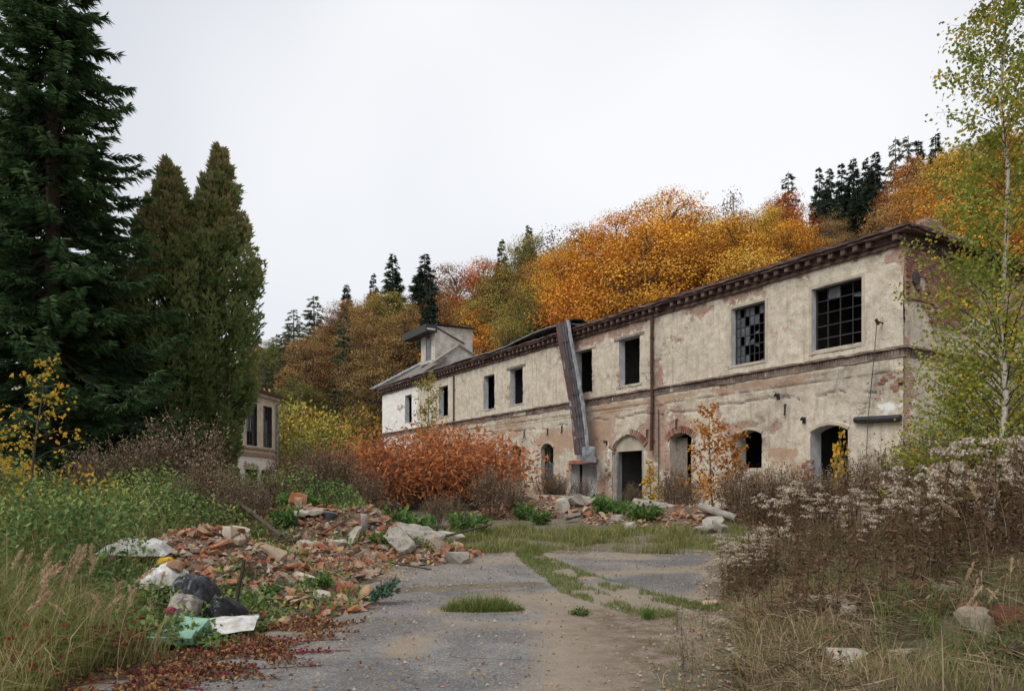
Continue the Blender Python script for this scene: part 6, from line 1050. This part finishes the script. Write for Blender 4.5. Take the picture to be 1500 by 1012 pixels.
# ------------------------------------------------------------------ birch and saplings
def sapling(seed, H, R, nb, nl, leaf, lean=(0, 0), b0=.15, r0=.03, up=.6, wn=.75, prof=None, spread=.09, td=0.0):
    global rng; keep = rng; rng = np.random.default_rng(seed); tr = Geo(); lf = Geo(); lm = Geo(); t = np.linspace(0, 1, 10); wob = np.cumsum(rng.normal(0, .012*H, (10, 2)), 0)*.5; tp = np.stack([lean[0]*H*t**1.5+wob[:, 0], lean[1]*H*t**1.5+wob[:, 1], H*t], 1); tp[0] = 0; tr.tube(tp, r0*(1-t)**.8+.004, 7)
    per = nl//nb; P = []; T_ = []; DD = []
    for k in range(nb):
        f = b0+(1-b0)*((k+rng.random())/nb)**1.0; p0 = np.array([np.interp(f, t, tp[:, j]) for j in range(3)]); a = k*2.4+rng.normal(0, .5); rr = R*(np.interp(f, *prof) if prof else (1-f)**.7+.12)*rng.uniform(.6, 1.15); d_ = np.array([math.cos(a), math.sin(a), 0]); tip = p0+d_*rr+np.array([0, 0, rr*up*rng.uniform(.5, 1.3)]); m_ = (p0+tip)/2+np.array([0, 0, rr*.18]); u = np.linspace(0, 1, 6)[:, None]; pts = (1-u)**2*p0+2*u*(1-u)*m_+u*u*tip; lm.tube(pts, np.linspace(r0*.26*(1-f)+.003, .0015, 6), 4, .5, False)
        k2 = max(3, int(per*rng.uniform(.5, 1.5)*(.5+rr/R))); tt = rng.uniform(.12, 1, k2)**.8; Q = np.stack([np.interp(tt, u[:, 0], pts[:, j]) for j in range(3)], 1)+rng.normal(0, spread*max(rr, .3), (k2, 3))-np.array([0, 0, spread*.6*rr]); P.append(Q); DD.append(rdir(k2, -.8)+d_*.2); T_.append(np.clip(.42+.26*rng.normal(size=k2)+td+rng.normal(0, .12), 0, 1))
        for q in range(2): i0 = int(rng.integers(2, 5)); lm.tube([pts[i0], pts[i0]+(d_*.3+rng.normal(0, .4, 3))*rr*.35], [.003, .0015], 3, .5, False)
    P = np.vstack(P); n = len(P); lf.leaves(P, np.vstack(DD), rdir(n, .3), leaf*rng.uniform(.7, 1.2, n), leaf*wn, np.concatenate(T_), .5, .1); rng = keep; return tr.mesh("sapling_trunk"), lf.mesh("sapling_leaves"), lm.mesh("sapling_limbs")
zb = gz_(at(1464, 11), 11); BI = sapling(950, 9.6-zb+1.2, 1.4, 180, 22000, .06, (.004, 0), .05, .042, .8, .8, ([0, .1, .25, .5, .7, .85, 1], [1, 1, .9, .68, .6, .48, .2]), .10)
add_tree("birch_tree", "slender birch with green and yellow leaves and white trunk at right", "tree", at(1446, 11), 11, BI, ('birch_bark', 'birch_leaf', 'bark'), 1, .4)
B2 = sapling(951, 4.6, 1.1, 56, 5600, .058, (-.05, .0), .12, .025, .7, .8, None, .12)
add_tree("birch_tree", "young leafy birch left of the white trunked birch, before the factory corner", "tree", at(1395, 11.8), 11.8, B2, ('birch_bark', 'birch_leaf', 'bark'), (1.05, 1.05, .6), 1.7)
add_tree("birch_tree", "young birch right of the white trunk at the photo's edge", "tree", at(1500, 12.2), 12.2, B2, ('birch_bark', 'birch_leaf', 'bark'), (1, 1, .7), 3.9)
Y1s = sapling(952, 3.1, 1.3, 30, 800, .066, (.12, 0), .1, .022, .35, .8, ([0, .25, .5, .75, 1], [1, .95, .65, .4, .1]), .10, .12)
add_tree("yellow_sapling", "yellow leaved sapling leaning right at the left edge", "sapling", at(38, 10.8), 10.8, Y1s, ('bark', 'yellow_leaf', 'bark'), 1, .0)
add_tree("yellow_sapling", "low yellow sapling behind the leaning one at the left edge", "sapling", at(10, 12), 12, Y1s, ('bark', 'yellow_leaf', 'bark'), (.9, .9, .6), 2.5)
PT = sapling(953, 6.2, 1.0, 30, 900, .13, (0, 0), .35, .05, .8, .8, ([0, .4, .8, 1], [.3, .8, .9, .35]), .12)
add_tree("pale_sapling", "thin pale leaved tree before the whitewashed end of the factory", "sapling", at(624, 34), 34, PT, ('bark', 'pale_leaf', 'bark'), (.85, .85, .97), .5)
OS = sapling(954, 3.5, 1.15, 34, 950, .11, (.02, 0), .08, .028, .8, .8, ([0, .2, .5, .8, 1], [.8, 1, .8, .45, .15]), .11)
add_tree("orange_sapling", "orange leaved sapling growing against the factory wall", "sapling", at(1043, 22.2), 22.2, OS, ('bark', 'orange_leaf', 'bark'), 1, 1.0)
OS2 = sapling(955, 2.6, .8, 26, 600, .10, (.05, 0), .1, .02, .7, .8, None, .12, -.35)
add_tree("rusty_sapling", "rusty brown sapling right behind the orange one", "sapling", at(1078, 22.6), 22.6, OS2, ('bark', 'orange_leaf', 'bark'), 1, 2.0)
YS = sapling(956, 1.7, .4, 16, 330, .11, (0, 0), .1, .012, .5, .8, None, .2, .1)
add_tree("yellow_sprout", "small yellow sprout beside the arched doorway", "sapling", at(954, 26), 26, YS, ('bark', 'yellow_leaf', 'bark'), (1, 1, 1.05), 0)
add_tree("orange_sprout", "narrow orange sprout standing in the right arched doorway", "sapling", at(1228, 18.6), 18.6, YS, ('bark', 'orange_leaf', 'bark'), (.9, .9, 1.5), 2)
add_tree("yellow_sprout", "lowest yellow sprout right of the arched doorway", "sapling", at(972, 24.5), 24.5, YS, ('bark', 'yellow_leaf', 'bark'), (.9, .9, .5), 3)
